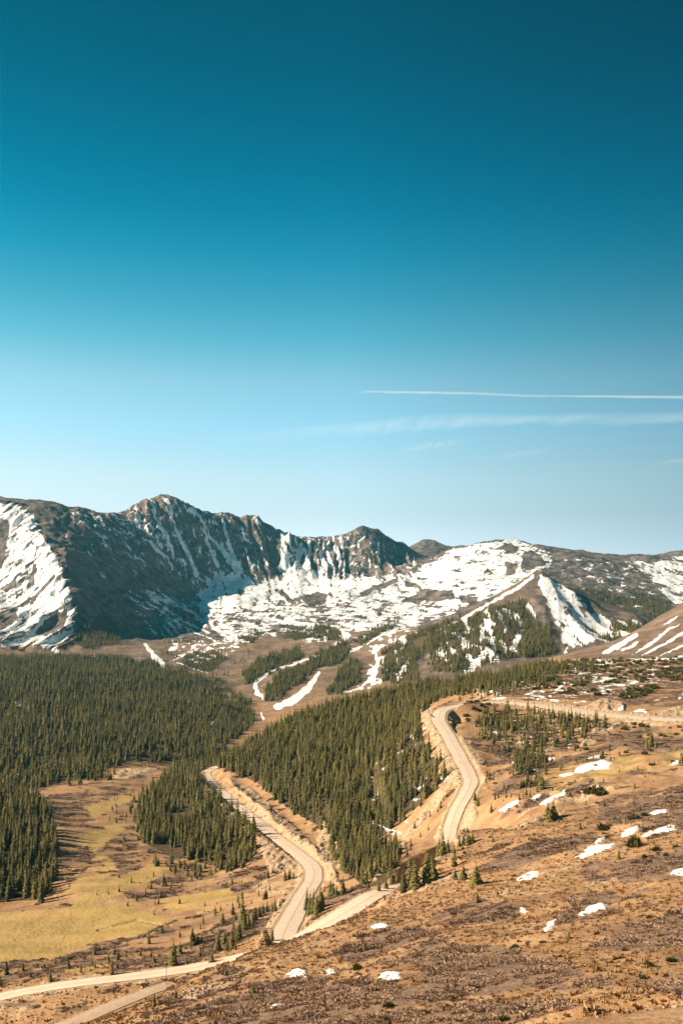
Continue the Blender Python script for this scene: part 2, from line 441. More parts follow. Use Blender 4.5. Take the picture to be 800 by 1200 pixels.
MY = np.exp(np.linspace(math.log(78), math.log(4600), 5000))
def land_at(u, v, ymin=78.0):
    """the first point of the land on the sight line through photo pixel (u, v)"""
    x = (u - CU) / F * MY
    g = ground(x, MY)
    hit = np.nonzero((g >= (CV - v) / F * MY) & (MY >= ymin))[0]
    if len(hit) == 0:
        k = len(MY) - 1
    else:
        k = hit[0]
    return float(x[k]), float(MY[k]), float(g[k])

# visibility of every lattice vertex from the view point (running minimum of v along rows)
vis = np.zeros(Z.shape, bool)
ub = np.clip(np.round((U + 300) / 1.5).astype(int), 0, 940)
mn = np.full(941, 1e9)
for i in range(NR):
    if rows[i] < 30: continue
    b = ub[i]
    vis[i] = V[i] <= mn[b] + 1.5
    np.minimum.at(mn, b, V[i])

# ------------------------------------------------------------------ ground cover masks
snow = np.zeros(Z.shape); shrub = np.zeros(Z.shape); grass = np.zeros(Z.shape); bare = np.zeros(Z.shape)
wood = np.zeros(Z.shape); rock = np.zeros(Z.shape); dark = np.zeros(Z.shape)

def logi(n, s):
    return 1 / (1 + np.exp(-1.7 * n / s))

rock = np.maximum(sstep(1900, 2100, Y), 0.65 * sstep(1150, 1500, Y))
rock = np.maximum(rock, sstep(1150, 1300, Y) * (U > 480) * 0.9)
rock = np.maximum(rock, 0.65 * region([(640,772),(700,755),(740,741),(800,702),(900,640),(1100,600),(1100,780),(740,774)], 770, 1200, 3))

def add_snow(poly, y0, y1, cov, k, wa, la, seed, soft=4, ribw=0.0, det=0.5):
    global snow
    m = region(poly, y0, y1, soft)
    s = m > 0.01
    x, z, y = X[s], Z[s], Y[s]
    q = x + k * z
    n = fbm(q / wa, (z - 0.25 * k * x) / la + y / (la * 6), seed, 6, 0.74) + det * (perlin(q / 11, z / 16, seed + 5) + 0.6 * perlin(q / 5.5, z / 9, seed + 6))
    n = n + ribw * (RIB[s] - 0.42)
    val = 0.5 + (cov * m[s] - logi(n, 0.62)) * 1.6
    snow[s] = np.maximum(snow[s], val)

add_snow([(-290,590),(5,590),(20,590),(40,604),(48,625),(62,645),(73,668),(82,692),(87,720),(88,742),(70,757),(73,776),(60,764),(45,756),(20,757),(-290,772)], 1850, 3200, 0.74, -0.95, 17, 62, 100, 3, 0.25)
add_snow([(60,598),(150,596),(200,640),(235,690),(230,720),(150,700),(95,670)], 2100, 3400, 0.07, 0.9, 10, 90, 110, 6, -0.35)
add_snow([(150,690),(190,690),(235,700),(245,735),(200,755),(160,725)], 2000, 3300, 0.26, 1.5, 9, 150, 111, 4, -0.2)
add_snow([(60,592),(150,590),(190,640),(110,630)], 2300, 3500, 0.15, 0.8, 11, 24, 113, 5, -0.3)
add_snow([(150,590),(190,581),(240,598),(300,603),(340,628),(345,655),(330,680),(290,680),(250,675),(230,700),(185,640)], 2900, 3700, 0.13, 0.42, 12, 60, 114, 4, -0.6)
add_snow([(330,624),(400,625),(405,680),(330,680)], 3200, 3800, 0.22, 0.12, 11, 60, 116, 4, -0.5)
add_snow([(398,628),(425,620),(432,640),(428,682),(395,680)], 3200, 3800, 0.16, -0.3, 12, 26, 117, 4, -0.3)
add_snow([(432,630),(470,640),(492,655),(488,672),(440,680)], 3200, 3850, 0.15, 0.15, 9, 40, 118, 3, -0.5)
add_snow([(228,700),(250,672),(275,668),(290,676),(325,680),(340,660),(360,668),(400,676),(430,676),(480,674),(495,664),(470,690),(400,702),(330,704),(270,716),(240,712)], 2400, 3550, 0.82, 0.5, 16, 60, 120, 8, 0, 0.5)
add_snow([(228,705),(270,712),(330,702),(400,700),(440,715),(430,745),(400,736),(350,738),(310,747),(268,752),(240,728)], 2000, 3000, 0.56, -0.9, 60, 15, 121, 8, 0, 0.4)
add_snow([(400,700),(470,688),(500,660),(535,642),(530,690),(540,715),(480,734),(440,740),(425,720)], 1950, 3500, 0.67, -1.6, 56, 20, 122, 6, 0, 0.4)
add_snow([(500,668),(530,643),(560,637),(605,632),(622,638),(643,648),(647,660),(630,672),(570,706),(530,712),(500,700)], 2100, 3400, 0.74, -1.6, 46, 18, 123, 3, 0, 0.45)
add_snow([(650,650),(735,656),(790,690),(770,720),(700,700),(660,680)], 2200, 3450, 0.15, -1.5, 40, 18, 124, 5)
add_snow([(740,656),(765,662),(775,655),(800,650),(860,660),(860,720),(790,708),(775,690),(750,668)], 2200, 3550, 0.72, 0.8, 46, 50, 125, 4)
add_snow([(628,673),(640,676),(662,688),(690,712),(715,726),(712,744),(700,752),(662,764),(652,735),(640,705)], 1350, 1960, 0.80, 0.5, 30, 40, 126, 4, 0, 0.6)
add_snow([(505,745),(560,712),(600,715),(620,735),(600,770),(545,788),(515,785)], 1250, 1950, 0.33, -0.2, 16, 60, 127, 4)
add_snow([(690,735),(720,725),(760,730),(755,742),(700,752)], 1400, 1900, 0.4, -0.4, 20, 30, 128, 4)
add_snow([(195,755),(240,748),(290,750),(280,762),(210,790)], 1700, 2300, 0.34, -1, 22, 9, 129, 4)
add_snow([(340,730),(470,730),(500,735),(440,765),(350,752)], 1700, 2300, 0.35, -0.8, 26, 20, 130, 4)
add_snow([(430,765),(475,745),(480,790),(430,805)], 1350, 1900, 0.4, -0.6, 20, 25, 131, 4)
add_snow([(560,815),(640,775),(700,775),(800,778),(800,800),(720,820),(600,826)], 560, 860, 0.22, -1.2, 9, 3.0, 132, 5)
add_snow([(565,835),(640,835),(690,850),(640,905),(600,905),(570,870)], 400, 570, 0.13, -0.6, 5, 2.0, 133, 5)
add_snow([(430,880),(500,850),(525,905),(470,975),(420,980)], 400, 700, 0.15, -0.6, 5, 2.2, 134, 5)

ST = [  # strokes of snow: points (u, v, half width), y range
 ([(175,585,1.5),(178,591,2),(183,607,2),(190,620,2.3),(195,628,2.2),(200,640,2.3),(204,654,1.2)], 2900, 3650),
 ([(193,584,2.2),(200,594,2.4),(203,609,1.2),(208,624,1.5),(216,640,2.4),(224,656,2.8),(230,671,2.6),(232,676,1)], 2900, 3650),
 ([(159,596,1.4),(163,606,2),(163,617,2),(174,625,1)], 2900, 3650), ([(174,633,1),(185,646,2),(196,653,1.6),(203,668,1.2)], 2800, 3600),
 ([(226,594,2),(232,604,1.6),(239,612,1),(240,624,1.5),(248,648,1.5),(256,664,2)], 2900, 3700),
 ([(261,603,1.4),(264,622,2.2),(267,635,2.2),(274,655,3.5),(280,669,5)], 3000, 3700), ([(240,609,0.8),(246,629,1.4),(261,644,3),(271,660,4)], 3000, 3700),
 ([(283,618,1.6),(287,632,1.8),(296,637,1)], 3000, 3700), ([(301,609,1.4),(306,615,1)], 3000, 3700), ([(331,626,1.5),(331,639,3),(334,655,5),(332,666,7)], 3000, 3750),
 ([(352,638,2),(351,648,2.2),(348,662,4)], 3000, 3800), ([(363,631,1.2),(363,646,2),(358,666,4)], 3000, 3800), ([(374,638,1),(378,664,3)], 3000, 3800), ([(383,634,0.9),(383,646,1.2),(389,665,3.2)], 3000, 3800),
 ([(443,636,1.2),(444,648,1.6)], 3000, 3800), ([(432,652,1),(433,664,1.4)], 3000, 3800),
 ([(398,642,1),(415,640,1.5),(428,628,0.8)], 3000, 3800),
 ([(183,690,0.8),(210,710,1.4),(240,726,1)], 2100, 3300), ([(185,706,0.8),(215,728,1.4),(245,742,1)], 2000, 3200), ([(195,722,0.8),(230,742,1.2),(256,752,0.8)], 2000, 3200),
 ([(235,690,1.2),(250,712,1.2),(258,722,0.6)], 2300, 3300), ([(268,730,0.6),(274,742,1),(280,748,0.5)], 2000, 2800),
 ([(236,712,1.5),(250,735,2),(268,748,2.2),(290,753,1.4)], 1950, 2800),
 ([(170,755,2),(184,772,3.5),(194,780,2)], 1500, 2200), ([(178,768,2.5),(192,781,2.5)], 1500, 2200),
 ([(208,776,0.8),(230,785,1),(252,791,0.8)], 1500, 2200), ([(206,795,2),(213,798,1.5)], 1300, 1800),
 ([(102,770,0.8),(112,770,1),(124,770,0.8)], 1500, 2000),
 ([(16,822,1.5),(28,829,2),(36,832,1)], 900, 1500),
 ([(300,812,3),(299,800,2.5),(318,786,1.6),(345,778,1.3),(365,770,1.5),(400,762,1.2)], 1200, 1900),
 ([(325,828,4),(345,820,5),(362,805,4),(373,788,2.4)], 1150, 1800),
 ([(306,835,1.5),(309,843,1.5)], 1050, 1500), ([(298,806,2),(308,818,3)], 1150, 1700),
 ([(378,778,1),(400,768,1.2),(425,757,1.5),(450,742,1.5),(480,733,1.2)], 1400, 2200),
 ([(420,805,1.5),(438,795,2.5),(442,775,2),(438,762,2)], 1250, 1900), ([(400,812,1),(425,806,1.8)], 1200, 1600),
 ([(465,798,2),(472,785,3),(480,772,2)], 1300, 1800),
 ([(512,739,0.8),(545,723,1.5),(575,706,2),(605,690,2.6),(624,676,2)], 1600, 1950),
 ([(552,784,4),(564,770,4.5),(572,760,3)], 1250, 1800), ([(563,752,3),(566,738,3),(575,730,2)], 1400, 1900), ([(600,760,4),(606,748,4),(612,738,2)], 1350, 1900), ([(618,710,3),(626,722,3)], 1500, 1950),
 ([(600,775,1.6),(640,768,1.8),(680,759,1.6),(715,750,1.0)], 880, 1100), ([(570,782,1.5),(605,774,2.2),(640,769,2)], 800, 1100),
 ([(707,765,2.4),(722,758,4),(745,744,2.4)], 780, 1120), ([(728,762,1.4),(740,757,2),(750,751,1)], 780, 1120),
 ([(741,767,0.8),(765,752,2.2),(782,738,2.2),(795,732,1.2)], 780, 1120), ([(752,768,1),(775,756,1.8),(798,743,1.8),(815,736,1)], 780, 1120), ([(765,771,0.8),(785,763,1.2),(805,754,1.2),(830,746,1)], 780, 1120), ([(783,774,0.8),(800,768,1.6),(830,760,1.2)], 780, 1120),
 ([(776,734,0.6),(786,727,1.2),(796,720,0.8)], 780, 1150),
 ([(700,774,2),(712,776,2.5),(716,776,1.5)], 600, 860), ([(735,773,1),(765,772,1.4),(790,772,1)], 600, 900),
 ([(690,790,3),(698,798,2.6),(708,812,1.8),(712,815,1)], 560, 800), ([(704,808,1.4),(716,802,1.5),(725,799,1)], 560, 800), ([(697,800,1.4),(715,797,1.8),(720,793,1)], 560, 800), ([(672,787,1),(686,790,2),(698,792,2)], 560, 800),
 ([(645,814,1.6),(655,806,2),(662,800,1)], 560, 780), ([(735,804,1.2),(745,798,2),(752,797,1)], 560, 800), ([(766,822,0.8),(782,816,1)], 480, 700), ([(760,797,1),(772,796,1.6)], 560, 800),
 ([(716,832,1.4),(729,831,2.2)], 500, 640), ([(742,834,1.4),(750,832,2),(756,834,1.6)], 500, 640), ([(795,818,2),(800,812,1)], 480, 700),
 ([(735,800,1),(745,797,1)], 560, 800), ([(672,823,0.8),(685,822,1.2)], 540, 700), ([(740,784,0.8),(760,785,1)], 560, 850),
 ([(247,848,2),(256,842,1.6)], 900, 1500), ([(246,856,1.4),(256,864,1.2),(262,868,1)], 900, 1500),
]
WU = U + 1.6 * perlin(X / (YS * 0.006), Z / (YS * 0.006), 301)
WV = V + 1.1 * perlin(X / (YS * 0.006), Z / (YS * 0.006), 302)
Uo, Vo = U, V
U, V = WU, WV
NS = logi(fbm(X / (YS * 0.009), Z / (YS * 0.006) + Y / 90, 303, 4, 0.7), 0.62)
for pts, y0, y1 in ST:
    snow = np.maximum(snow, stroke(pts, y0, y1, 1.3) * 1.35 - 0.75 * NS)
NEG = [  # bare ground within the snow; the first outline is a shadow painted in
 ([(-20,605),(8,608),(12,618),(8,640),(4,665),(-20,670)], 2000, 3200), ([(2,690),(18,678),(20,688),(8,695)], 2000, 3200),
 ([(-20,722),(18,712),(22,724),(5,738),(-20,740)], 1900, 2700), ([(38,700),(64,672),(66,676),(48,695),(34,712)], 2000, 2800),
 ([(30,690),(40,660),(44,662),(40,685)], 2000, 2900), ([(55,725),(80,712),(76,735),(55,745),(40,742)], 1900, 2500),
 ([(352,700),(372,693),(383,697),(380,708),(362,712)], 2000, 3300), ([(420,695),(440,685),(442,690),(425,700)], 2200, 3300), ([(437,687),(465,677),(468,682),(440,692)], 2200, 3400),
 ([(468,706),(490,694),(500,700),(492,707)], 2100, 3300), ([(472,680),(488,683),(495,690),(475,688)], 2200, 3400), ([(586,640),(598,636),(608,642),(605,648),(592,648)], 2500, 3400),
 ([(612,648),(622,645),(632,650),(640,662),(625,665),(610,668)], 2200, 3400), ([(592,658),(606,660),(604,672),(592,675)], 2200, 3300), ([(538,697),(560,700),(558,708),(540,706)], 2000, 3000), ([(490,690),(530,692),(533,702),(500,706)], 2000, 3100),
 ([(330,690),(342,702),(350,710),(338,706),(326,694)], 2400, 3300),
]
for poly, y0, y1 in NEG:
    snow = np.minimum(snow, 1 - 0.9 * region(poly, y0, y1, 1.2))
# crest of the far ridges is blown clear
U, V = Uo, Vo

# a little creek cut into the valley floor
for pts in ([(30,1150,0.8),(70,1128,1.0),(88,1121,1.1),(110,1116,1.0),(140,1104,1.0),(170,1096,0.9),(195,1082,0.8)], [(122,1140,0.8),(140,1134,0.9),(170,1124,0.7)], [(20,1140,0.7),(45,1132,0.9),(66,1129,0.8)], [(115,1090,0.5),(160,1078,0.7),(200,1085,0.6)]):
    Z -= 0.9 * stroke(pts, 250, 480, 1.4)
ARM = (U > 548) & (Y > 440) & (Y < 660)
snow = np.where(ARM & (ROADD < 5), 0, snow)
# hillside cover
P1 = fbm((X + 0.4 * Y) / 30, (Y - 0.3 * X) / 11, 200, 4, 0.55)
P2 = fbm((X + 0.4 * Y) / 70, (Y - 0.3 * X) / 30, 201, 3, 0.55)
near = sstep(60, 90, Y) * (1 - sstep(820, 1000, Y))
SHR = [  # dense willow thickets on the hillside: outline, strength
 ([(495,1120),(530,1106),(590,1108),(640,1125),(660,1148),(665,1160),(600,1172),(520,1165),(490,1150)], 0.95, 1),
 ([(395,1110),(440,1090),(500,1085),(530,1100),(495,1130),(440,1140),(400,1130)], 0.75, 0), ([(500,1072),(560,1052),(612,1060),(605,1080),(540,1085),(500,1085)], 0.85, 0),
 ([(560,1015),(620,985),(690,975),(720,985),(660,1000),(600,1020),(565,1025)], 0.8, 0), ([(690,1010),(800,995),(860,990),(860,1030),(760,1035),(690,1035),(670,1025)], 0.85, 0),
 ([(700,940),(800,915),(860,920),(860,970),(760,975),(700,965)], 0.75, 0), ([(590,945),(640,925),(690,905),(700,915),(650,945),(600,960),(575,965)], 0.75, 0),
 ([(740,870),(800,855),(860,860),(860,885),(800,890),(740,885)], 0.6, 0), ([(560,905),(600,905),(640,910),(690,900),(690,915),(640,925),(580,935)], 0.7, 0),
 ([(690,1085),(760,1070),(860,1060),(860,1140),(760,1120),(700,1110)], 0.75, 0), ([(640,1120),(720,1150),(860,1140),(860,1165),(740,1165),(660,1162)], 0.7, 0),
 ([(300,1150),(400,1140),(490,1155),(640,1170),(700,1180),(600,1205),(300,1205),(260,1195)], 0.72, 0), ([(200,1195),(260,1165),(320,1160),(300,1205),(200,1210)], 0.6, 0),
 ([(640,1075),(690,1050),(700,1058),(665,1085)], 0.7, 0), ([(228,1150),(270,1130),(295,1135),(255,1158)], 0.75, 0), ([(335,1100),(440,1070),(440,1080),(380,1110)], 0.35, 0),
 ([(555,812),(600,795),(640,778),(800,774),(860,774),(860,834),(740,829),(660,822),(600,818)], 0.62, 0), ([(565,832),(640,836),(720,846),(860,853),(860,880),(760,884),(700,900),(640,905),(600,930),(565,905)], 0.52, 0),
 # valley willows
 ([(60,1170),(120,1130),(200,1110),(250,1085),(310,1060),(330,1075),(280,1115),(200,1135),(100,1148)], 0.7, 0), ([(-60,1130),(60,1125),(120,1100),(200,1080),(210,1100),(120,1130),(40,1150),(-60,1165)], 0.7, 0),
 ([(140,950),(175,985),(250,1025),(320,1010),(330,1035),(260,1060),(180,1065),(120,1040),(100,1000)], 0.55, 0), ([(60,1005),(140,975),(150,1000),(80,1040)], 0.6, 0),
 ([(40,935),(150,915),(160,945),(80,965)], 0.5, 0), ([(315,1040),(345,1035),(355,1020),(345,1060)], 0.55, 0), ([(375,1060),(430,1030),(440,1042),(400,1075),(360,1090)], 0.6, 0),
]
for poly, s_, dk in SHR:
    m = region(poly, 80, 980, 7)
    shrub = np.maximum(shrub, m * np.clip(s_ + 0.55 * P1, 0, 1))
    if dk: dark = np.maximum(dark, m)
shrub = np.maximum(shrub, near * sstep(0.2, 0.6, P1 + 0.5 * P2 - 0.12) * 0.85)
shrub *= near
GR = [
 ([(-60,1075),(60,1065),(150,1058),(200,1075),(180,1095),(110,1105),(60,1125),(-60,1130)], 1.0), ([(75,1060),(130,1030),(185,1010),(210,1020),(150,1045),(90,1065)], 0.9),
 ([(85,985),(140,960),(150,970),(110,1000)], 0.9), ([(60,1060),(110,1000),(130,1000),(150,1030),(100,1065)], 0.45), ([(95,945),(150,930),(155,940),(110,960)], 0.8), ([(180,1055),(270,1040),(275,1052),(200,1070)], 0.9), ([(70,1135),(130,1128),(135,1140),(80,1142)], 0.7),
 ([(215,1050),(290,1040),(300,1055),(230,1075)], 0.4), ([(640,900),(760,880),(860,872),(860,890),(740,905),(640,935)], 0.55), ([(150,1195),(220,1165),(290,1150),(360,1140),(300,1165),(200,1200)], 0.35),
]
for poly, s_ in GR:
    grass = np.maximum(grass, region(poly, 240, 720, 6) * np.clip(s_ + 0.5 * P1, 0, 1))
shrub *= 1 - 0.8 * sstep(0.4, 0.8, grass)
valley = region([(-300,1210),(60,1200),(200,1160),(280,1125),(340,1100),(350,1060),(376,1025),(300,1000),(160,985),(160,900),(60,920),(60,1050),(-300,1065)], 240, 760, 8)
# sandy cuts and verges
E = ROADD
bare = np.maximum(bare, (1 - sstep(0.6, 4.2, E + 2.4 * fbm(X / 9, Y / 9, 210, 3))) * near)
BR = [
 ([(262,912),(290,920),(330,955),(390,1010),(400,1040),(378,1030),(350,995),(300,950)], 0.95), ([(235,915),(262,938),(300,975),(335,1000),(350,1020),(320,1030),(300,985),(262,950)], 0.8),
 ([(305,985),(345,1000),(360,1030),(345,1050),(310,1050),(290,1040),(330,1020)], 0.55), ([(330,1050),(345,1060),(330,1100),(310,1090)], 0.8),
 ([(378,960),(395,985),(410,1015),(385,1020),(370,990)], 0.9), ([(480,835),(505,825),(520,870),(535,905),(525,930),(500,960),(470,1000),(440,1035),(420,1030),(470,980),(510,930),(515,890),(498,850)], 0.85),
 ([(530,850),(550,880),(570,910),(575,930),(560,925),(552,895)], 0.8), ([(538,950),(555,930),(560,955),(545,990),(530,990)], 0.85),
 ([(660,838),(705,818),(730,822),(735,838)], 0.8), ([(740,838),(800,826),(860,830),(860,842)], 0.7), ([(700,845),(735,843),(720,860),(700,870),(670,885)], 0.75),
 ([(560,1020),(660,1000),(760,1040),(640,1060),(560,1050)], 0.25), ([(440,1050),(560,1010),(560,1040),(440,1080)], 0.35), ([(575,960),(640,940),(760,905),(680,945),(600,980)], 0.45),
 ([(640,1185),(800,1163),(860,1160),(860,1260),(600,1260)], 0.5), ([(130,905),(170,893),(215,890),(180,905),(150,915),(135,912)], 0.9), ([(-60,1180),(40,1178),(80,1190),(40,1215),(-60,1215)], 0.45),
 ([(300,1120),(420,1110),(440,1090),(330,1105)], 0.3), ([(200,1170),(240,1150),(280,1150),(230,1172)], 0.5), ([(555,805),(575,798),(585,815),(560,822)], 0.8),
 ([(255,810),(320,800),(330,828),(300,840),(260,825)], 0.45), ([(340,700),(341,701),(342,700)], 0),
]
for poly, s_ in BR:
    y1 = 2000 if poly[0][1] < 830 else 760
    bare = np.maximum(bare, region(poly, 80, y1, 5) * np.clip(s_ + 0.45 * P1, 0, 1))
cut = sstep(0.4, 0.8, bare) * sstep(1.0, 5.0, E) * (1 - sstep(700, 900, Y)) * sstep(150, 240, Y)
Z += cut * (1.5 * ridged((X - 0.3 * Y) / 9, (Y + 0.3 * X) / 26, 205, 3) + 0.5 * perlin(X / 3.5, Y / 4, 206))
shrub *= 1 - 0.75 * sstep(0.3, 0.7, bare)
bare = np.maximum(bare, ARM * (1 - sstep(4.0, 8.0, E)) * 0.9)
shrub *= sstep(1.0, 4.0, E)

SNOWP = [
 ('white snow patch with a flat top edge left of the pale boulder ground', [(336,1142),(340,1137),(352,1135),(358,1138),(357,1145),(343,1146)]),
 ('small round snow patch right beside the flat-topped one', [(378,1140),(384,1136),(391,1135),(391,1140),(383,1142)]),
 ('pale snow patch under the solitary conifer in the shrubs', [(443,1147),(446,1141),(455,1139),(466,1138),(470,1143),(464,1148),(452,1149)]),
 ('thin sliver of snow lowest on the bottom slope', [(314,1182),(320,1178),(330,1176),(329,1179),(320,1183)]),
 ('narrow snow strip on the crest right of the straight road', [(431,1087),(440,1083),(455,1082),(456,1086),(443,1088)]),
 ('oval snow patch alone on the tan slope in the middle', [(604,1032),(610,1026),(624,1021),(632,1022),(630,1026),(616,1032)]),
 ('tiny snow spot at the tip of the shrub tongue', [(608,1064),(612,1062),(617,1067),(618,1072),(612,1071)]),
 ('broken double snow patch in the shrubs below the tiny spot', [(636,1088),(642,1082),(650,1077),(656,1078),(650,1082),(645,1090),(638,1092)]),
 ('wide crescent snow patch low on the bare slope', [(677,1073),(683,1066),(692,1061),(704,1058),(711,1061),(708,1066),(695,1069),(684,1074)]),
 ('long ragged snow patch left of the dark round bush', [(674,1006),(682,999),(690,992),(705,990),(722,987),(719,993),(708,997),(694,1002),(682,1007)]),
 ('small snow tongue above the long ragged patch', [(695,988),(700,983),(710,981),(708,985),(699,989)]),
 ('short snow patch right behind the dark round bush', [(727,979),(733,972),(746,968),(747,973),(738,979),(730,981)]),
 ('long tapering snow patch reaching towards the right edge', [(750,980),(760,975),(775,970),(785,967),(796,971),(785,974),(768,978),(755,982)]),
 ('snow patch cut off by the right edge of the picture', [(784,1024),(792,1019),(806,1016),(812,1020),(808,1025),(795,1027)]),
 ('largest snow patch below the right arm of the upper road', [(672,903),(680,897),(698,893),(708,890),(716,894),(712,901),(694,902),(682,906),(672,906)]),
 ('thin snow streak just above the largest patch', [(684,890),(696,886),(708,883),(708,885),(696,889)]),
 ('snow tail left of the largest patch', [(654,909),(664,906),(672,905),(671,908),(660,910)]),
 ('slanting snow strip beside the bushy trio of conifers', [(632,942),(644,934),(658,928),(664,925),(662,931),(650,937),(640,944)]),
 ('small snow patch between the slanting strip and the road', [(622,936),(627,932),(635,930),(634,934),(626,938)]),
 ('low snow patch nearest the winding road', [(584,950),(592,944),(600,940),(607,937),(608,941),(600,945),(590,951)]),
 ('small flat snow patch among shrubs toward the right', [(761,953),(768,949),(780,949),(783,952),(772,954)]),
 ('small snow patch by the conifer at the right edge', [(783,897),(790,892),(796,890),(797,893),(790,897)]),
]
for _, poly in SNOWP:
    shrub *= 1 - region(poly, 80, 520, 3)

# ------------------------------------------------------------------ woods: outline of the feet, y range, height m, spacing m, label key
WOODS = [
 ([(-280,925),(40,933),(58,950),(67,985),(67,1020),(58,1046),(45,1056),(-280,1068)], 380, 660, (8.5, 12.5), 3.6, 'left', 0.0),
 ([(-280,766),(60,768),(120,768),(180,778),(215,788),(240,798),(262,830),(276,852),(262,885),(240,893),(200,892),(150,893),(122,905),(135,913),(60,919),(40,926),(-280,926)], 600, 1800, (8, 15), 6.0, 'slope', 0.14),
 ([(235,914),(250,930),(272,952),(298,976),(303,1000),(285,1018),(262,1022),(240,1010),(200,1006),(168,988),(158,962),(165,935),(190,915)], 430, 820, (8, 11.5), 3.9, 'below', 0.1),
 ([(258,900),(300,862),(350,836),(400,822),(450,810),(500,801),(540,798),(536,812),(508,822),(490,840),(498,868),(518,900),(526,914),(500,938),(478,955),(440,985),(424,1003),(430,1015),(402,1024),(386,1000),(382,975),(340,950),(300,918)], 390, 840, (8, 11.5), 3.8, 'hill', 0.04),
 ([(540,800),(560,796),(640,775),(700,777),(690,800),(640,806),(600,814),(560,819),(535,822)], 560, 800, (4, 7.5), 5.2, 'knoll', 0.18),
 ([(556,836),(600,830),(660,838),(712,848),(685,868),(640,880),(625,892),(600,888),(590,878),(560,868)], 420, 580, (5.5, 9), 4.0, 'grove', 0.08),
 ([(598,900),(612,888),(642,893),(640,922),(612,922)], 380, 480, (6, 8.5), 3.8, 'grove', 0.1),
 ([(284,794),(300,772),(348,760),(356,770),(300,798),(288,801)], 1200, 1950, (10, 13), 4.5, 'runs', 0.0),
 ([(308,808),(330,788),(370,774),(362,792),(330,816),(312,824)], 1150, 1900, (10, 13), 4.5, 'runs', 0.0),
 ([(362,772),(400,752),(412,762),(400,778),(365,786)], 1300, 2000, (10, 13), 4.5, 'runs', 0.0),
 ([(383,812),(400,782),(420,772),(424,800),(400,812)], 1150, 1800, (10, 13), 4.5, 'runs', 0.0),
 ([(445,800),(455,778),(490,765),(490,798)], 1150, 1800, (10, 13), 5.4, 'runs', 0.1),
 ([(446,762),(500,738),(538,722),(545,734),(512,760),(478,782),(446,792)], 1300, 1900, (10, 13), 5.4, 'runs', 0.1),
 ([(330,748),(345,735),(372,730),(402,738),(396,752)], 1750, 2300, (10, 14), 7.5, 'runs', 0.2),
 ([(410,752),(440,737),(470,727),(460,738),(422,757)], 1750, 2300, (10, 13), 6.1, 'runs', 0.1),
 ([(278,748),(300,738),(308,748),(290,754)], 1900, 2500, (10, 13), 7.5, 'runs', 0.1),
 ([(205,778),(225,764),(250,765),(266,772),(250,788),(225,788)], 1450, 2000, (9, 12), 6.8, 'runs', 0.2),
 ([(252,812),(275,820),(262,806),(285,815),(300,838),(295,850),(275,872),(252,862),(256,835)], 980, 1500, (9, 12), 5.4, 'runs', 0.2),
 ([(500,752),(545,725),(560,716),(610,702),(622,718),(640,735),(650,762),(640,770),(590,772),(540,790),(505,788)], 1250, 1950, (11, 14), 6.8, 'shoulder', 0.12),
 ([(610,742),(640,735),(655,765),(615,772)], 1300, 1800, (11, 15), 6, 'shoulder', 0.0),
 ([(660,728),(700,730),(690,755),(668,760)], 1400, 1900, (10, 13), 12, 'shoulder', 0.3),
 ([(705,735),(730,728),(755,732),(762,740),(705,754)], 1400, 1900, (11, 14), 7, 'shoulder', 0.05),
 ([(664,688),(700,690),(742,702),(785,722),(760,732),(720,716),(680,702)], 2150, 2700, (9, 13), 10, 'far', 0.15),
 ([(735,690),(775,700),(790,715),(765,725),(740,705)], 2150, 2700, (9, 13), 9, 'far', 0.05),
 ([(392,1002),(440,988),(472,1000),(465,1022),(446,1040),(425,1040),(405,1022)], 325, 470, (6.5, 10), 4.2, 'hill', 0.1),
 ([(500,803),(540,797),(600,785),(640,778),(662,784),(620,800),(572,810),(530,818)], 560, 830, (6, 9.5), 4.6, 'knoll', 0.1),
 ([(86,754),(104,724),(124,718),(142,735),(142,756),(100,762)], 1850, 2600, (10, 14), 9, 'slope', 0.0),
 ([(188,752),(250,745),(302,752),(292,770),(262,796),(225,800),(190,782)], 1400, 2300, (7, 12), 15, 'runs', 0.42),
 ([(232,792),(262,800),(258,835),(240,820)], 1150, 1600, (8, 12), 8, 'runs', 0.2),
 ([(186,918),(205,897),(240,884),(264,878),(264,899),(240,901),(228,918)], 640, 1050, (8, 12), 4.6, 'below', 0.1),
 ([(150,945),(170,930),(170,985),(215,1012),(270,1022),(230,1035),(165,1005)], 420, 700, (3, 8.5), 7, 'below', 0.3),
 # scattered young trees
 ([(60,1140),(110,1115),(200,1088),(280,1045),(330,1045),(325,1075),(280,1110),(200,1132),(120,1144)], 292, 420, (1.6, 6), 10, 'vale', 0.25),
 ([(90,1060),(130,1030),(160,1000),(250,1020),(290,1035),(180,1075)], 380, 480, (1.6, 5), 12, 'vale', 0.3),
 ([(600,900),(700,880),(800,880),(800,1000),(700,1000),(600,960)], 230, 480, (1.2, 3.6), 15, 'young', 0.3),
 ([(560,900),(600,905),(690,850),(740,850),(720,890),(640,930),(570,960)], 330, 520, (2.0, 5.5), 9, 'young', 0.3),
 ([(110,935),(160,925),(165,985),(250,1025),(200,1050),(150,1040),(150,990)], 380, 700, (2, 5), 10, 'sparse', 0.2),
 ([(420,1005),(470,985),(525,920),(520,960),(470,1010),(430,1030)], 370, 480, (3, 6), 8, 'sparse', 0.4),
 ([(560,870),(600,890),(640,925),(600,945),(565,930),(570,900)], 360, 520, (2.5, 5), 9, 'sparse', 0.4),
]
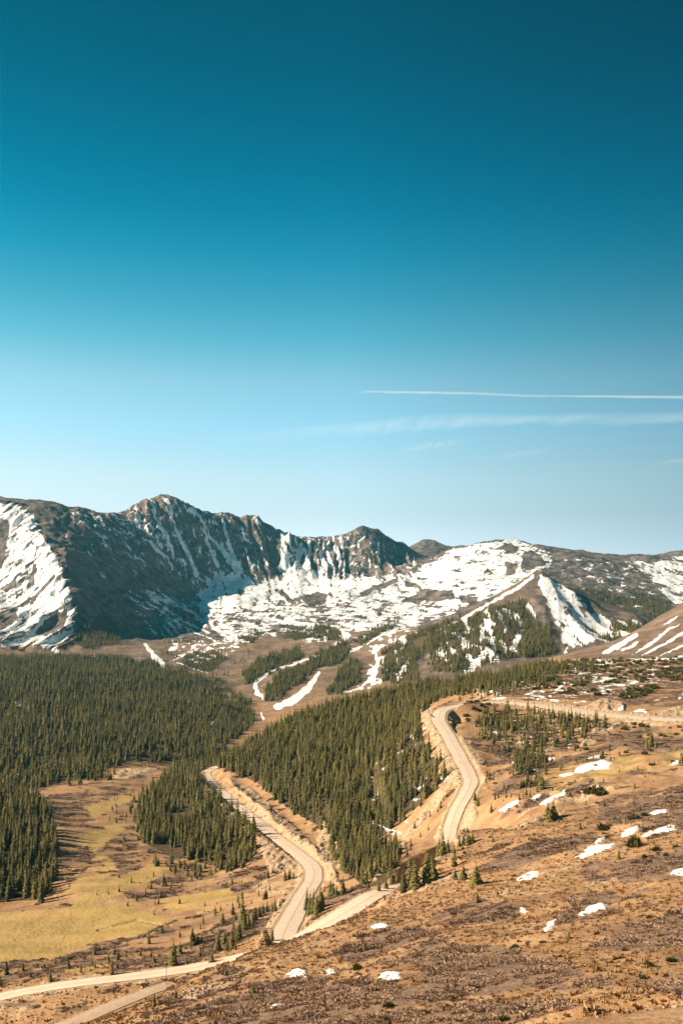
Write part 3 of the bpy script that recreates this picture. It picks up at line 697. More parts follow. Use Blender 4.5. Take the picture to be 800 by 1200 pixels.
BUSHES = [([(600,800),(640,775),(760,772),(860,770),(860,790),(760,800),(700,815),(640,812)], 540, 860, (1.6, 3.4), 8.5),
 ([(715,820),(740,806),(770,803),(760,815)], 540, 760, (1.8, 3), 4), ([(760,785),(860,778),(860,800),(770,800)], 560, 800, (1.8, 3), 6),
 ([(545,825),(580,822),(560,845),(530,850)], 480, 600, (1.5, 3), 7), ([(715,862),(730,850),(760,847),(765,858),(740,872),(715,875)], 430, 520, (1.4, 2.6), 5), ([(780,850),(860,850),(860,860),(790,862)], 400, 520, (1.2, 2), 6),
 ([(700,935),(800,905),(800,1010),(690,1000)], 200, 420, (0.7, 1.7), 20), ([(680,1085),(800,1070),(800,1150),(700,1140)], 110, 260, (0.5, 1.1), 13), ([(640,885),(720,860),(790,860),(790,900),(700,905)], 380, 520, (1, 2.2), 14)]

cellA = None
def cell_area():
    dx = (X[:-1, 1:] - X[:-1, :-1]); dy = Y[1:, :-1] - Y[:-1, :-1]
    return dx * dy
cellA = cell_area()
cU = 0.25 * (U[:-1, :-1] + U[1:, :-1] + U[:-1, 1:] + U[1:, 1:]); cV = 0.25 * (V[:-1, :-1] + V[1:, :-1] + V[:-1, 1:] + V[1:, 1:])
cY = 0.5 * (Y[:-1, :-1] + Y[1:, :-1]); cS = 0.25 * (snow[:-1, :-1] + snow[1:, :-1] + snow[:-1, 1:] + snow[1:, 1:])
cE = ROADD[:-1, :-1]
def sample_zone(poly, y0, y1, spacing, thin, edge=5.0):
    P = np.array(poly)
    m = (cU > P[:, 0].min()) & (cU < P[:, 0].max()) & (cV > P[:, 1].min() - 3) & (cV < P[:, 1].max() + 3) & (cY >= y0) & (cY <= y1) & (cE > np.where(ARM[:-1, :-1], 6.0, 2.5))
    I, J = np.nonzero(m)
    if len(I) == 0: return np.zeros((0, 3))
    k = poly_sd(cU[I, J], cV[I, J], poly) + edge * perlin(cU[I, J] / 9, cV[I, J] / 6, 400) > 0
    I, J = I[k], J[k]
    a = cellA[I, J]
    n = int(a.sum() / spacing ** 2 * 1.6)
    if n < 1: return np.zeros((0, 3))
    c = rng.choice(len(I), n, p=a / a.sum())
    i, j = I[c], J[c]
    t = rng.random(n); s = rng.random(n)
    y = Y[i, 0] + t * (Y[i + 1, 0] - Y[i, 0]); x = (cols[j] + s * (cols[j + 1] - cols[j])) * (y + 80)
    keep = np.ones(n, bool)
    if thin > 0:
        nn = fbm(x / 35, y / 35, 410, 3)
        keep &= nn > (thin * 2.2 - 1.0) * 0.75
    keep &= (cS[i, j] < 0.6) | (rng.random(n) < 0.12)
    x, y = x[keep], y[keep]
    h = np.round(np.stack([x, y], 1) / (spacing * 0.72)).astype(int)
    _, idx = np.unique(h, axis=0, return_index=True)
    x, y = x[idx], y[idx]
    return np.stack([x, y, ground(x, y)], 1)

forest = []   # x y z h key
for poly, y0, y1, hr, sp, kk, thin in WOODS:
    P = sample_zone(poly, y0, y1, sp, thin)
    for p in P:
        g = np.clip(rng.beta(1.9, 1.7) + 0.25 * float(perlin(np.array([p[0] / 30]), np.array([p[1] / 30]), 420)[0]), 0, 1)
        forest.append((p[0], p[1], p[2], hr[0] * 0.55 + (hr[1] - hr[0] * 0.55) * g, kk))
    if kk in ('young', 'vale') or (thin >= 0.3 and kk == 'below') or thin > 0.35: pass
    elif kk not in ('sparse', 'knoll', 'grove'):
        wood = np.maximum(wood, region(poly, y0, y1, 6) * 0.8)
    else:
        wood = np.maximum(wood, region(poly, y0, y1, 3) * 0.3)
print('forest trees', len(forest))
bushes = []
for poly, y0, y1, hr, sp in BUSHES:
    for p in sample_zone(poly, y0, y1, sp, 0.25):
        bushes.append((p[0], p[1], p[2], hr[0] + (hr[1] - hr[0]) * rng.random()))
print('bushes', len(bushes))
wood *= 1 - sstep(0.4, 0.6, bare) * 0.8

# ------------------------------------------------------------------ materials
def new_mat(name):
    m = bpy.data.materials.new(name); m.use_nodes = True
    nt = m.node_tree
    return m, nt, nt.nodes, nt.links, nt.nodes['Principled BSDF']

class NB:
    def __init__(s, nt): s.nt = nt; s.n = nt.nodes; s.l = nt.links
    def put(s, sock, v):
        if hasattr(v, 'is_linked') or isinstance(v, bpy.types.NodeSocket): s.l.new(v, sock)
        else: sock.default_value = v
    def attr(s, name, out='Fac'):
        a = s.n.new('ShaderNodeAttribute'); a.attribute_name = name; return a.outputs[out]
    def math(s, op, a, b=0.0, c=None, clamp=False):
        m = s.n.new('ShaderNodeMath'); m.operation = op; m.use_clamp = clamp
        s.put(m.inputs[0], a); s.put(m.inputs[1], b)
        if c is not None: s.put(m.inputs[2], c)
        return m.outputs[0]
    def mix(s, f, a, b, mode='MIX'):
        m = s.n.new('ShaderNodeMix'); m.data_type = 'RGBA'; m.blend_type = mode
        s.put(m.inputs[0], f)
        s.put(m.inputs[6], (*a, 1) if isinstance(a, tuple) else a); s.put(m.inputs[7], (*b, 1) if isinstance(b, tuple) else b)
        return m.outputs[2]
    def ss(s, x, a, b):
        m = s.n.new('ShaderNodeMapRange'); m.interpolation_type = 'SMOOTHSTEP'
        s.put(m.inputs[0], x); m.inputs[1].default_value = a; m.inputs[2].default_value = b
        return m.outputs[0]
    def noise(s, scale, detail=3, rough=0.55, vec=None, out=0):
        t = s.n.new('ShaderNodeTexNoise'); t.inputs['Scale'].default_value = scale; t.inputs['Detail'].default_value = detail; t.inputs['Roughness'].default_value = rough
        if vec is not None: s.l.new(vec, t.inputs['Vector'])
        return t.outputs[out]
    def pos(s):
        return s.n.new('ShaderNodeNewGeometry').outputs['Position']
    def mapping(s, vec, scale=(1, 1, 1), rot=(0, 0, 0)):
        m = s.n.new('ShaderNodeMapping'); s.l.new(vec, m.inputs[0]); m.inputs['Scale'].default_value = scale; m.inputs['Rotation'].default_value = rot
        return m.outputs[0]
    def bump(s, h, strength, dist):
        b = s.n.new('ShaderNodeBump'); b.inputs['Strength'].default_value = strength; b.inputs['Distance'].default_value = dist
        s.l.new(h, b.inputs['Height']); return b.outputs[0]

def terrain_material():
    m, nt, n, l, b = new_mat('land')
    N_ = NB(nt); p = N_.pos()
    big = N_.noise(0.02, 5, 0.6, p); mid = N_.noise(0.11, 4, 0.6, p); fine = N_.noise(0.7, 4, 0.65, p); grit = N_.noise(2.6, 3, 0.6, p)
    strk = N_.noise(1.0, 5, 0.65, N_.mapping(p, (0.022, 0.085, 0.10), (0, 0, 0.35)))
    cov = N_.math('ADD', N_.math('MULTIPLY', mid, 0.45), N_.math('MULTIPLY', fine, 0.55))
    def msk(name, lo=0.42, hi=0.58, k=0.5):
        return N_.ss(N_.math('ADD', N_.attr(name), N_.math('MULTIPLY', N_.math('SUBTRACT', cov, 0.5), k)), lo, hi)
    base = N_.mix(N_.ss(mid, 0.35, 0.68), (0.340, 0.186, 0.088), (0.450, 0.272, 0.142))
    base = N_.mix(N_.math('MULTIPLY', N_.ss(strk, 0.45, 0.68), 0.75), base, (0.20, 0.112, 0.068))
    base = N_.mix(N_.math('MULTIPLY', N_.ss(big, 0.5, 0.72), 0.5), base, (0.42, 0.245, 0.11))
    base = N_.mix(N_.math('MULTIPLY', N_.ss(fine, 0.56, 0.74), 0.6), base, (0.47, 0.31, 0.18))
    base = N_.mix(N_.math('MULTIPLY', N_.ss(grit, 0.58, 0.7), 0.5), base, (0.17, 0.10, 0.06))
    gcol = N_.mix(N_.ss(strk, 0.38, 0.62), (0.47, 0.305, 0.115), (0.375, 0.25, 0.088))
    c = N_.mix(msk('grass', 0.25, 0.72, 0.9), base, gcol)
    scol = N_.mix(N_.ss(fine, 0.35, 0.68), (0.180, 0.112, 0.076), (0.290, 0.188, 0.130))
    scol = N_.mix(N_.math('MULTIPLY', N_.ss(strk, 0.42, 0.62), 0.55), scol, (0.130, 0.082, 0.058))
    c = N_.mix(msk('shrub', 0.40, 0.66), c, scol)
    bcol = N_.mix(N_.ss(fine, 0.35, 0.7), (0.36, 0.235, 0.135), (0.54, 0.385, 0.25))
    c = N_.mix(msk('bare', 0.38, 0.62), c, bcol)
    rn = N_.noise(0.035, 6, 0.7, p)
    rcol = N_.mix(N_.ss(rn, 0.38, 0.64), (0.060, 0.052, 0.050), (0.228, 0.175, 0.148))
    rcol = N_.mix(N_.math('MULTIPLY', N_.ss(N_.noise(0.008, 4, 0.6, p), 0.5, 0.66), 0.55), rcol, (0.215, 0.145, 0.108))
    c = N_.mix(N_.attr('rock'), c, rcol)
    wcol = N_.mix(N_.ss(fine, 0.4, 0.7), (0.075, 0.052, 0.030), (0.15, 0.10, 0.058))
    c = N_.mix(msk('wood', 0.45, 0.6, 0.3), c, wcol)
    sn = N_.noise(0.14, 6, 0.7, p)
    sm = N_.ss(N_.math('ADD', N_.attr('snow'), N_.math('MULTIPLY', N_.math('SUBTRACT', sn, 0.5), 0.55)), 0.39, 0.61)
    sc_ = N_.mix(N_.math('MULTIPLY', N_.ss(rn, 0.45, 0.68), 0.35), (0.87, 0.86, 0.85), (0.66, 0.60, 0.55))
    c = N_.mix(sm, c, sc_)
    l.new(c, b.inputs['Base Color'])
    b.inputs['Roughness'].default_value = 0.95
    b.inputs['Specular IOR Level'].default_value = 0.12
    h = N_.math('ADD', N_.math('MULTIPLY', fine, 0.7), N_.math('MULTIPLY', N_.math('ADD', N_.math('MULTIPLY', rn, 10.0), N_.math('MULTIPLY', N_.noise(0.16, 5, 0.7, p), 4.5)), N_.math('ADD', 0.12, N_.attr('rock'))))
    l.new(N_.bump(h, 0.65, 1.0), b.inputs['Normal'])
    return m
LAND = terrain_material()

def foliage_material(name, c1, c2, c3):
    m, nt, n, l, b = new_mat(name)
    N_ = NB(nt)
    oi = n.new('ShaderNodeObjectInfo')
    r = oi.outputs['Random']
    fine = N_.noise(1.3, 2, 0.5, N_.pos())
    c = N_.mix(N_.ss(r, 0.0, 0.75), c1, c2)
    c = N_.mix(N_.ss(r, 0.86, 1.0), c, c3)
    c = N_.mix(N_.math('MULTIPLY', N_.ss(N_.noise(0.016, 3, 0.6, N_.pos()), 0.42, 0.62), 0.4), c, c1)
    c = N_.mix(N_.math('MULTIPLY', N_.ss(fine, 0.35, 0.7), 0.35), c, c2)
    l.new(c, b.inputs['Base Color'])
    b.inputs['Roughness'].default_value = 0.8
    b.inputs['Specular IOR Level'].default_value = 0.15
    return m
NEEDLES = foliage_material('needles', (0.058, 0.058, 0.020), (0.165, 0.135, 0.036), (0.19, 0.125, 0.055))
GREENBUSH = foliage_material('krummholz', (0.068, 0.062, 0.016), (0.125, 0.105, 0.026), (0.12, 0.085, 0.035))
WILLOW = foliage_material('willow_twigs', (0.235, 0.145, 0.094), (0.33, 0.212, 0.140), (0.37, 0.242, 0.150))
TUSSOCK = foliage_material('dry_grass', (0.23, 0.12, 0.05), (0.36, 0.215, 0.10), (0.42, 0.28, 0.15))

def plain(name, c, rough=0.8, vary=0.25, scale=1.5, metal=0.0):
    m, nt, n, l, b = new_mat(name)
    N_ = NB(nt)
    t = N_.noise(scale, 5, 0.6, N_.pos())
    k = N_.mix(N_.ss(t, 0.3, 0.7), tuple(x * (1 - vary) for x in c), tuple(min(1, x * (1 + vary)) for x in c))
    l.new(k, b.inputs['Base Color']); b.inputs['Roughness'].default_value = rough; b.inputs['Metallic'].default_value = metal
    l.new(N_.bump(t, 0.3, 0.2), b.inputs['Normal'])
    return m
BARK = plain('bark', (0.11, 0.075, 0.05), 0.95, 0.3, 6)
STONE = plain('stone', (0.38, 0.27, 0.19), 0.95, 0.35, 2.5)
SNOWM = plain('old_snow', (0.78, 0.765, 0.75), 0.7, 0.09, 0.7)
STEEL = plain('weathered_steel', (0.16, 0.12, 0.10), 0.6, 0.3, 4)
WOODP = plain('weathered_wood', (0.28, 0.19, 0.13), 0.9, 0.3, 5)
LINEW = plain('road_paint_white', (0.72, 0.66, 0.58), 0.7, 0.12, 2)
LINEY = plain('road_paint_yellow', (0.58, 0.41, 0.20), 0.7, 0.15, 2)

def road_material(name, a, c):
    m, nt, n, l, b = new_mat(name)
    N_ = NB(nt); p = N_.pos()
    t = N_.noise(0.35, 5, 0.65, p); f = N_.noise(5.0, 3, 0.6, p)
    lat = N_.attr('lateral')
    k = N_.mix(N_.ss(t, 0.3, 0.7), a, c)
    tr = N_.math('ABSOLUTE', N_.math('SUBTRACT', N_.math('ABSOLUTE', lat), 0.45))
    k = N_.mix(N_.math('MULTIPLY', N_.ss(tr, 0.22, 0.02), 0.10), k, tuple(x * 0.84 for x in a))
    k = N_.mix(N_.math('MULTIPLY', N_.ss(N_.math('ADD', N_.math('ABSOLUTE', lat), N_.math('MULTIPLY', f, 0.12)), 0.88, 1.0), 0.8), k, (0.60, 0.44, 0.30))
    l.new(k, b.inputs['Base Color']); b.inputs['Roughness'].default_value = 0.9
    l.new(N_.bump(f, 0.2, 0.05), b.inputs['Normal'])
    return m
ROADM = road_material('sunbleached_asphalt', (0.63, 0.47, 0.35), (0.72, 0.55, 0.42))
DIRTM = road_material('packed_dirt', (0.48, 0.33, 0.215), (0.57, 0.40, 0.265))

# ------------------------------------------------------------------ object helpers
def tag(o, label=None, cat=None, group=None, kind=None):
    if label: o['label'] = label
    if cat: o['category'] = cat
    if group: o['group'] = group
    if kind: o['kind'] = kind
    return o

def mesh_np(name, verts, faces, mat, smooth=False):
    me = bpy.data.meshes.new(name)
    verts = np.asarray(verts, np.float32)
    me.vertices.add(len(verts)); me.vertices.foreach_set('co', verts.ravel())
    if len(faces):
        if isinstance(faces, np.ndarray):
            k = faces.shape[1]; nf = len(faces)
            me.loops.add(nf * k); me.loops.foreach_set('vertex_index', faces.astype(np.int32).ravel())
            me.polygons.add(nf); me.polygons.foreach_set('loop_start', np.arange(0, nf * k, k, dtype=np.int32))
        else:
            tot = [i for f in faces for i in f]; st = np.cumsum([0] + [len(f) for f in faces[:-1]])
            me.loops.add(len(tot)); me.loops.foreach_set('vertex_index', np.array(tot, np.int32))
            me.polygons.add(len(faces)); me.polygons.foreach_set('loop_start', st.astype(np.int32))
    me.update(calc_edges=True); me.validate()
    me.polygons.foreach_set('use_smooth', np.full(len(me.polygons), smooth))
    if mat: me.materials.append(mat)
    return me

def link(name, me, parent=None):
    o = bpy.data.objects.new(name, me); COL.objects.link(o)
    if parent is not None: o.parent = parent
    return o

# ------------------------------------------------------------------ ground sheets
VV = np.stack([X, Y, Z], -1)
gy_, gx_ = np.gradient(VV, axis=0), np.gradient(VV, axis=1)
NRM = np.cross(gx_, gy_); NRM /= np.linalg.norm(NRM, axis=-1, keepdims=True) + 1e-12
cZone = np.zeros(cY.shape, int)           # 0 hillside
cZone[(cY > 230) & (region([(-900,1300),(60,1215),(200,1175),(285,1130),(335,1105),(352,1060),(378,1024),(300,985),(165,985),(150,880),(260,880),(262,830),(230,880),(60,921),(66,985),(60,1056),(-900,1066)], 150, 1300, 1)[:-1, :-1] > 0.5)] = 1
cZone[(cY > 380) & (cY < 1000) & (region([(235,905),(262,880),(350,830),(400,810),(560,780),(560,830),(505,830),(500,850),(530,910),(500,950),(440,1000),(405,1030),(378,1024),(300,950)], 380, 1000, 1)[:-1, :-1] > 0.5)] = 2
cZone[(cU < 258) & (cY > 380) & (cY < 1850) & (cZone == 0) & (cV < 1070)] = 3
cZone[(cY >= 1000) & (cU >= 258)] = 4
cZone[(cY >= 1850) & (cU < 505)] = 5
cZone[(cY >= 1990) & (cU >= 505)] = 6
cZone[cY >= 4700] = 4
ZN = ['hillside', 'valley_floor', 'wooded_hill', 'valley_slope', 'foothills', 'mountain_range', 'mountain']
idx = np.arange(NR * NC).reshape(NR, NC)
quads = np.stack([idx[:-1, :-1], idx[:-1, 1:], idx[1:, 1:], idx[1:, :-1]], -1)
flatV = VV.reshape(-1, 3); flatN = NRM.reshape(-1, 3)
ATT = {'snow': snow, 'shrub': shrub, 'grass': grass, 'bare': bare, 'wood': wood, 'rock': rock}
for zi, nm in enumerate(ZN):
    q = quads[cZone == zi]
    if len(q) == 0: continue
    used, inv = np.unique(q.ravel(), return_inverse=True)
    me = mesh_np(nm, flatV[used], inv.reshape(-1, 4), LAND, True)
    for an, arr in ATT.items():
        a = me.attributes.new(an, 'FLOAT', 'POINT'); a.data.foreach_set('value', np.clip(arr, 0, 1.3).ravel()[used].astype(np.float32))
    me.normals_split_custom_set_from_vertices(flatN[used].tolist())
    tag(link(nm, me), kind='structure')

# ------------------------------------------------------------------ roads
def ribbon(P, off0, off1, dz0, dz1=None, thick=0.0):
    """strip between two lateral offsets (in metres, callables of half width)"""
    T = np.gradient(P[:, :2], axis=0); T /= np.linalg.norm(T, axis=1, keepdims=True) + 1e-9
    Nn = np.stack([-T[:, 1], T[:, 0]], 1)
    a = np.array([off0(w) for w in P[:, 3]]); b = np.array([off1(w) for w in P[:, 3]])
    return np.concatenate([np.c_[P[:, :2] + Nn * a[:, None], P[:, 2] + dz0], np.c_[P[:, :2] + Nn * b[:, None], P[:, 2] + dz0]])

for nm, P in ROADP.items():
    T = np.gradient(P[:, :2], axis=0); T /= np.linalg.norm(T, axis=1, keepdims=True) + 1e-9
    Nn = np.stack([-T[:, 1], T[:, 0]], 1)
    lats = [-1.0, -1.0, -0.6, 0.0, 0.6, 1.0, 1.0]
    zs = [-0.4, 0.0, 0.05, 0.10, 0.05, 0.0, -0.4]
    rag = 0.35 * fbm(P[:, 0] / 12, P[:, 1] / 12, 77, 2)
    vs = []
    for la, zz in zip(lats, zs):
        w = P[:, 3] + (rag if la < 0 else -rag) * (abs(la) == 1)
        vs.append(np.c_[P[:, :2] + Nn * (la * w)[:, None], P[:, 2] + zz])
    n = len(P); vs = np.array(vs)
    fc = []
    for a in range(len(lats) - 1):
        i = np.arange(n - 1)
        fc.append(np.stack([(a + 1) * n + i, a * n + i, a * n + i + 1, (a + 1) * n + i + 1], 1))
    me = mesh_np(nm, vs.reshape(-1, 3), np.concatenate(fc), DIRTM if nm == 'dirt_track' else ROADM, False)
    a = me.attributes.new('lateral', 'FLOAT', 'POINT'); a.data.foreach_set('value', np.repeat(np.array(lats), n).astype(np.float32))
    ro = tag(link(nm, me), kind='structure')
    if nm != 'dirt_track':
        for pn, mt_, offs in (('edge_line', LINEW, ((-0.86, 0.13), (0.86, 0.13))), ('centre_line', LINEY, ((-0.05, 0.12), (0.05, 0.12)))):
            for o_, wd in offs:
                cz = 0.10 - 0.0833 * abs(o_) if abs(o_) < 0.6 else 0.05 - 0.125 * (abs(o_) - 0.6)
                R = ribbon(P, lambda w: o_ * w - wd / 2, lambda w: o_ * w + wd / 2, cz + 0.02)
                i = np.arange(n - 1)
                link(pn, mesh_np(pn, R, np.stack([i, n + i, n + i + 1, i + 1], 1)[:, ::-1].copy(), mt_), ro)

# ------------------------------------------------------------------ plants
def conifer(seed, tiers, per, rad=0.17, wide=1.0, ragged=0.35):
    r = random.Random(seed)
    vs, fs = [], []
    lean = (r.uniform(-.02, .02), r.uniform(-.02, .02))
    for t in range(tiers):
        f = (t + r.uniform(-.25, .25)) / tiers
        f = min(max(f, 0.0), 0.97)
        z = 0.06 + 0.92 * f
        L = rad * wide * (1.02 - f) ** 0.78 * (0.55 + 0.45 * min(1, f * 7 + 0.35))
        n = max(3, int(per * (1 - 0.5 * f)))
        a0 = r.uniform(0, 6.28)
        for k in range(n):
            a = a0 + 6.283 * k / n + r.uniform(-.3, .3)
            l = L * r.uniform(1 - ragged, 1 + ragged * 0.6)
            if r.random() < 0.06: continue
            ca, sa = math.cos(a), math.sin(a)
            w = l * r.uniform(0.38, 0.55)
            dr = l * r.uniform(0.25, 0.75)
            cx, cy = lean[0] * z, lean[1] * z
            i = len(vs)
            zz = z + r.uniform(-.012, .012)
            vs += [(cx, cy, zz + 0.05 * (1 - f)), (cx + ca * l * .55 - sa * w, cy + sa * l * .55 + ca * w, zz - dr * .75),
                   (cx + ca * l, cy + sa * l, zz - dr), (cx + ca * l * .55 + sa * w, cy + sa * l * .55 - ca * w, zz - dr * .75), (cx + ca * l * .6, cy + sa * l * .6, zz - dr * .25)]
            fs += [(i, i + 4, i + 1), (i + 1, i + 4, i + 2), (i, i + 3, i + 4), (i + 3, i + 2, i + 4)]
    i = len(vs)
    vs += [(lean[0] + .012, lean[1], .9), (lean[0] - .008, lean[1] + .01, .9), (lean[0] - .008, lean[1] - .01, .9), (lean[0], lean[1], 1.0)]
    fs += [(i, i + 1, i + 3), (i + 1, i + 2, i + 3), (i + 2, i, i + 3)]
    return vs, fs

def trunk_geo(rad=0.017, top=0.8, n=6):
    vs, fs = [], []
    for z, k in ((-.03, 1.25), (.06, 1.0), (.4, .62), (top, .2)):
        for i in range(n):
            a = 6.283 * i / n
            vs.append((rad * k * math.cos(a), rad * k * math.sin(a), z))
    for t in range(3):
        for i in range(n):
            fs.append((t * n + i, t * n + (i + 1) % n, t * n + n + (i + 1) % n, t * n + n + i))
    return vs, fs

def mound(seed, n, flat=0.6, leaf=0.16, up=0.55):
    """a low bush: many small twig blades spread through a dome, unit radius"""
    r = random.Random(seed); vs, fs = [], []
    lob = [(r.uniform(-.45, .45), r.uniform(-.45, .45), r.uniform(.5, .8)) for _ in range(4)] + [(0, 0, .8)]
    for _ in range(n):
        lx, ly, lr = r.choice(lob)
        a = r.uniform(0, 6.283); e = math.asin(r.uniform(0, 1)); k = lr * r.uniform(.55, 1) 
        dx, dy, dz = math.cos(a) * math.cos(e), math.sin(a) * math.cos(e), math.sin(e)
        c = Vector((lx + dx * k, ly + dy * k, dz * k * flat + 0.02))
        d = Vector((dx, dy, dz + up)).normalized()
        s = d.cross(Vector((r.uniform(-1, 1), r.uniform(-1, 1), r.uniform(-1, 1)))).normalized()
        w, h = leaf * r.uniform(.5, 1), leaf * r.uniform(1.0, 2.0)
        i = len(vs)
        vs += [tuple(c - s * w - d * h * .5), tuple(c + s * w - d * h * .5), tuple(c + s * w * .35 + d * h * .6), tuple(c - s * w * .35 + d * h * .5)]
        fs.append((i, i + 1, i + 2, i + 3))
    return vs, fs

PROTO = bpy.data.collections.new('plant_forms')     # not linked to the scene
def proto_coll(name, meshes):
    c = bpy.data.collections.new(name)
    for k, me in enumerate(meshes):
        o = bpy.data.objects.new(name + '_form', me); c.objects.link(o)
    return c

def scatter(name, coll, pts, scl, rot, pick):
    me = bpy.data.meshes.new(name)
    me.vertices.add(len(pts)); me.vertices.foreach_set('co', np.asarray(pts, np.float32).ravel())
    a = me.attributes.new('scl', 'FLOAT_VECTOR', 'POINT'); a.data.foreach_set('vector', np.asarray(scl, np.float32).ravel())
    a = me.attributes.new('rot', 'FLOAT_VECTOR', 'POINT'); a.data.foreach_set('vector', np.asarray(rot, np.float32).ravel())
    a = me.attributes.new('pick', 'INT', 'POINT'); a.data.foreach_set('value', np.asarray(pick, np.int32))
    o = link(name, me)
    g = bpy.data.node_groups.new(name + '_nodes', 'GeometryNodeTree')
    g.interface.new_socket('Geometry', in_out='INPUT', socket_type='NodeSocketGeometry')
    g.interface.new_socket('Geometry', in_out='OUTPUT', socket_type='NodeSocketGeometry')
    n, l = g.nodes, g.links
    gi, go = n.new('NodeGroupInput'), n.new('NodeGroupOutput')
    ci = n.new('GeometryNodeCollectionInfo'); ci.inputs[0].default_value = coll; ci.inputs['Separate Children'].default_value = True; ci.inputs['Reset Children'].default_value = True
    ip = n.new('GeometryNodeInstanceOnPoints')
    ip.inputs['Pick Instance'].default_value = True
    def na(nm_, ty):
        x = n.new('GeometryNodeInputNamedAttribute'); x.data_type = ty; x.inputs['Name'].default_value = nm_
        return [s for s in x.outputs if s.enabled and s.name == 'Attribute'][0]
    l.new(gi.outputs[0], ip.inputs['Points']); l.new(ci.outputs[0], ip.inputs['Instance'])
    l.new(na('pick', 'INT'), ip.inputs['Instance Index'])
    er = n.new('FunctionNodeEulerToRotation'); l.new(na('rot', 'FLOAT_VECTOR'), er.inputs[0]); l.new(er.outputs[0], ip.inputs['Rotation'])
    l.new(na('scl', 'FLOAT_VECTOR'), ip.inputs['Scale'])
    l.new(ip.outputs[0], go.inputs[0])
    md = o.modifiers.new('scatter', 'NODES'); md.node_group = g
    return o

CROWNS = [mesh_np('crown', *conifer(100 + i, 15, 11, 0.155 + 0.012 * (i % 3), 1.0), NEEDLES) for i in range(6)]
FATCROWNS = [mesh_np('crown', *conifer(130 + i, 13, 13, 0.155, 1.9, 0.45), NEEDLES) for i in range(3)]
TRUNKM = mesh_np('trunk', *trunk_geo(), BARK, True)
LOWB = [mesh_np('foliage', *mound(160 + i, 330, 0.8, 0.13), GREENBUSH) for i in range(3)]

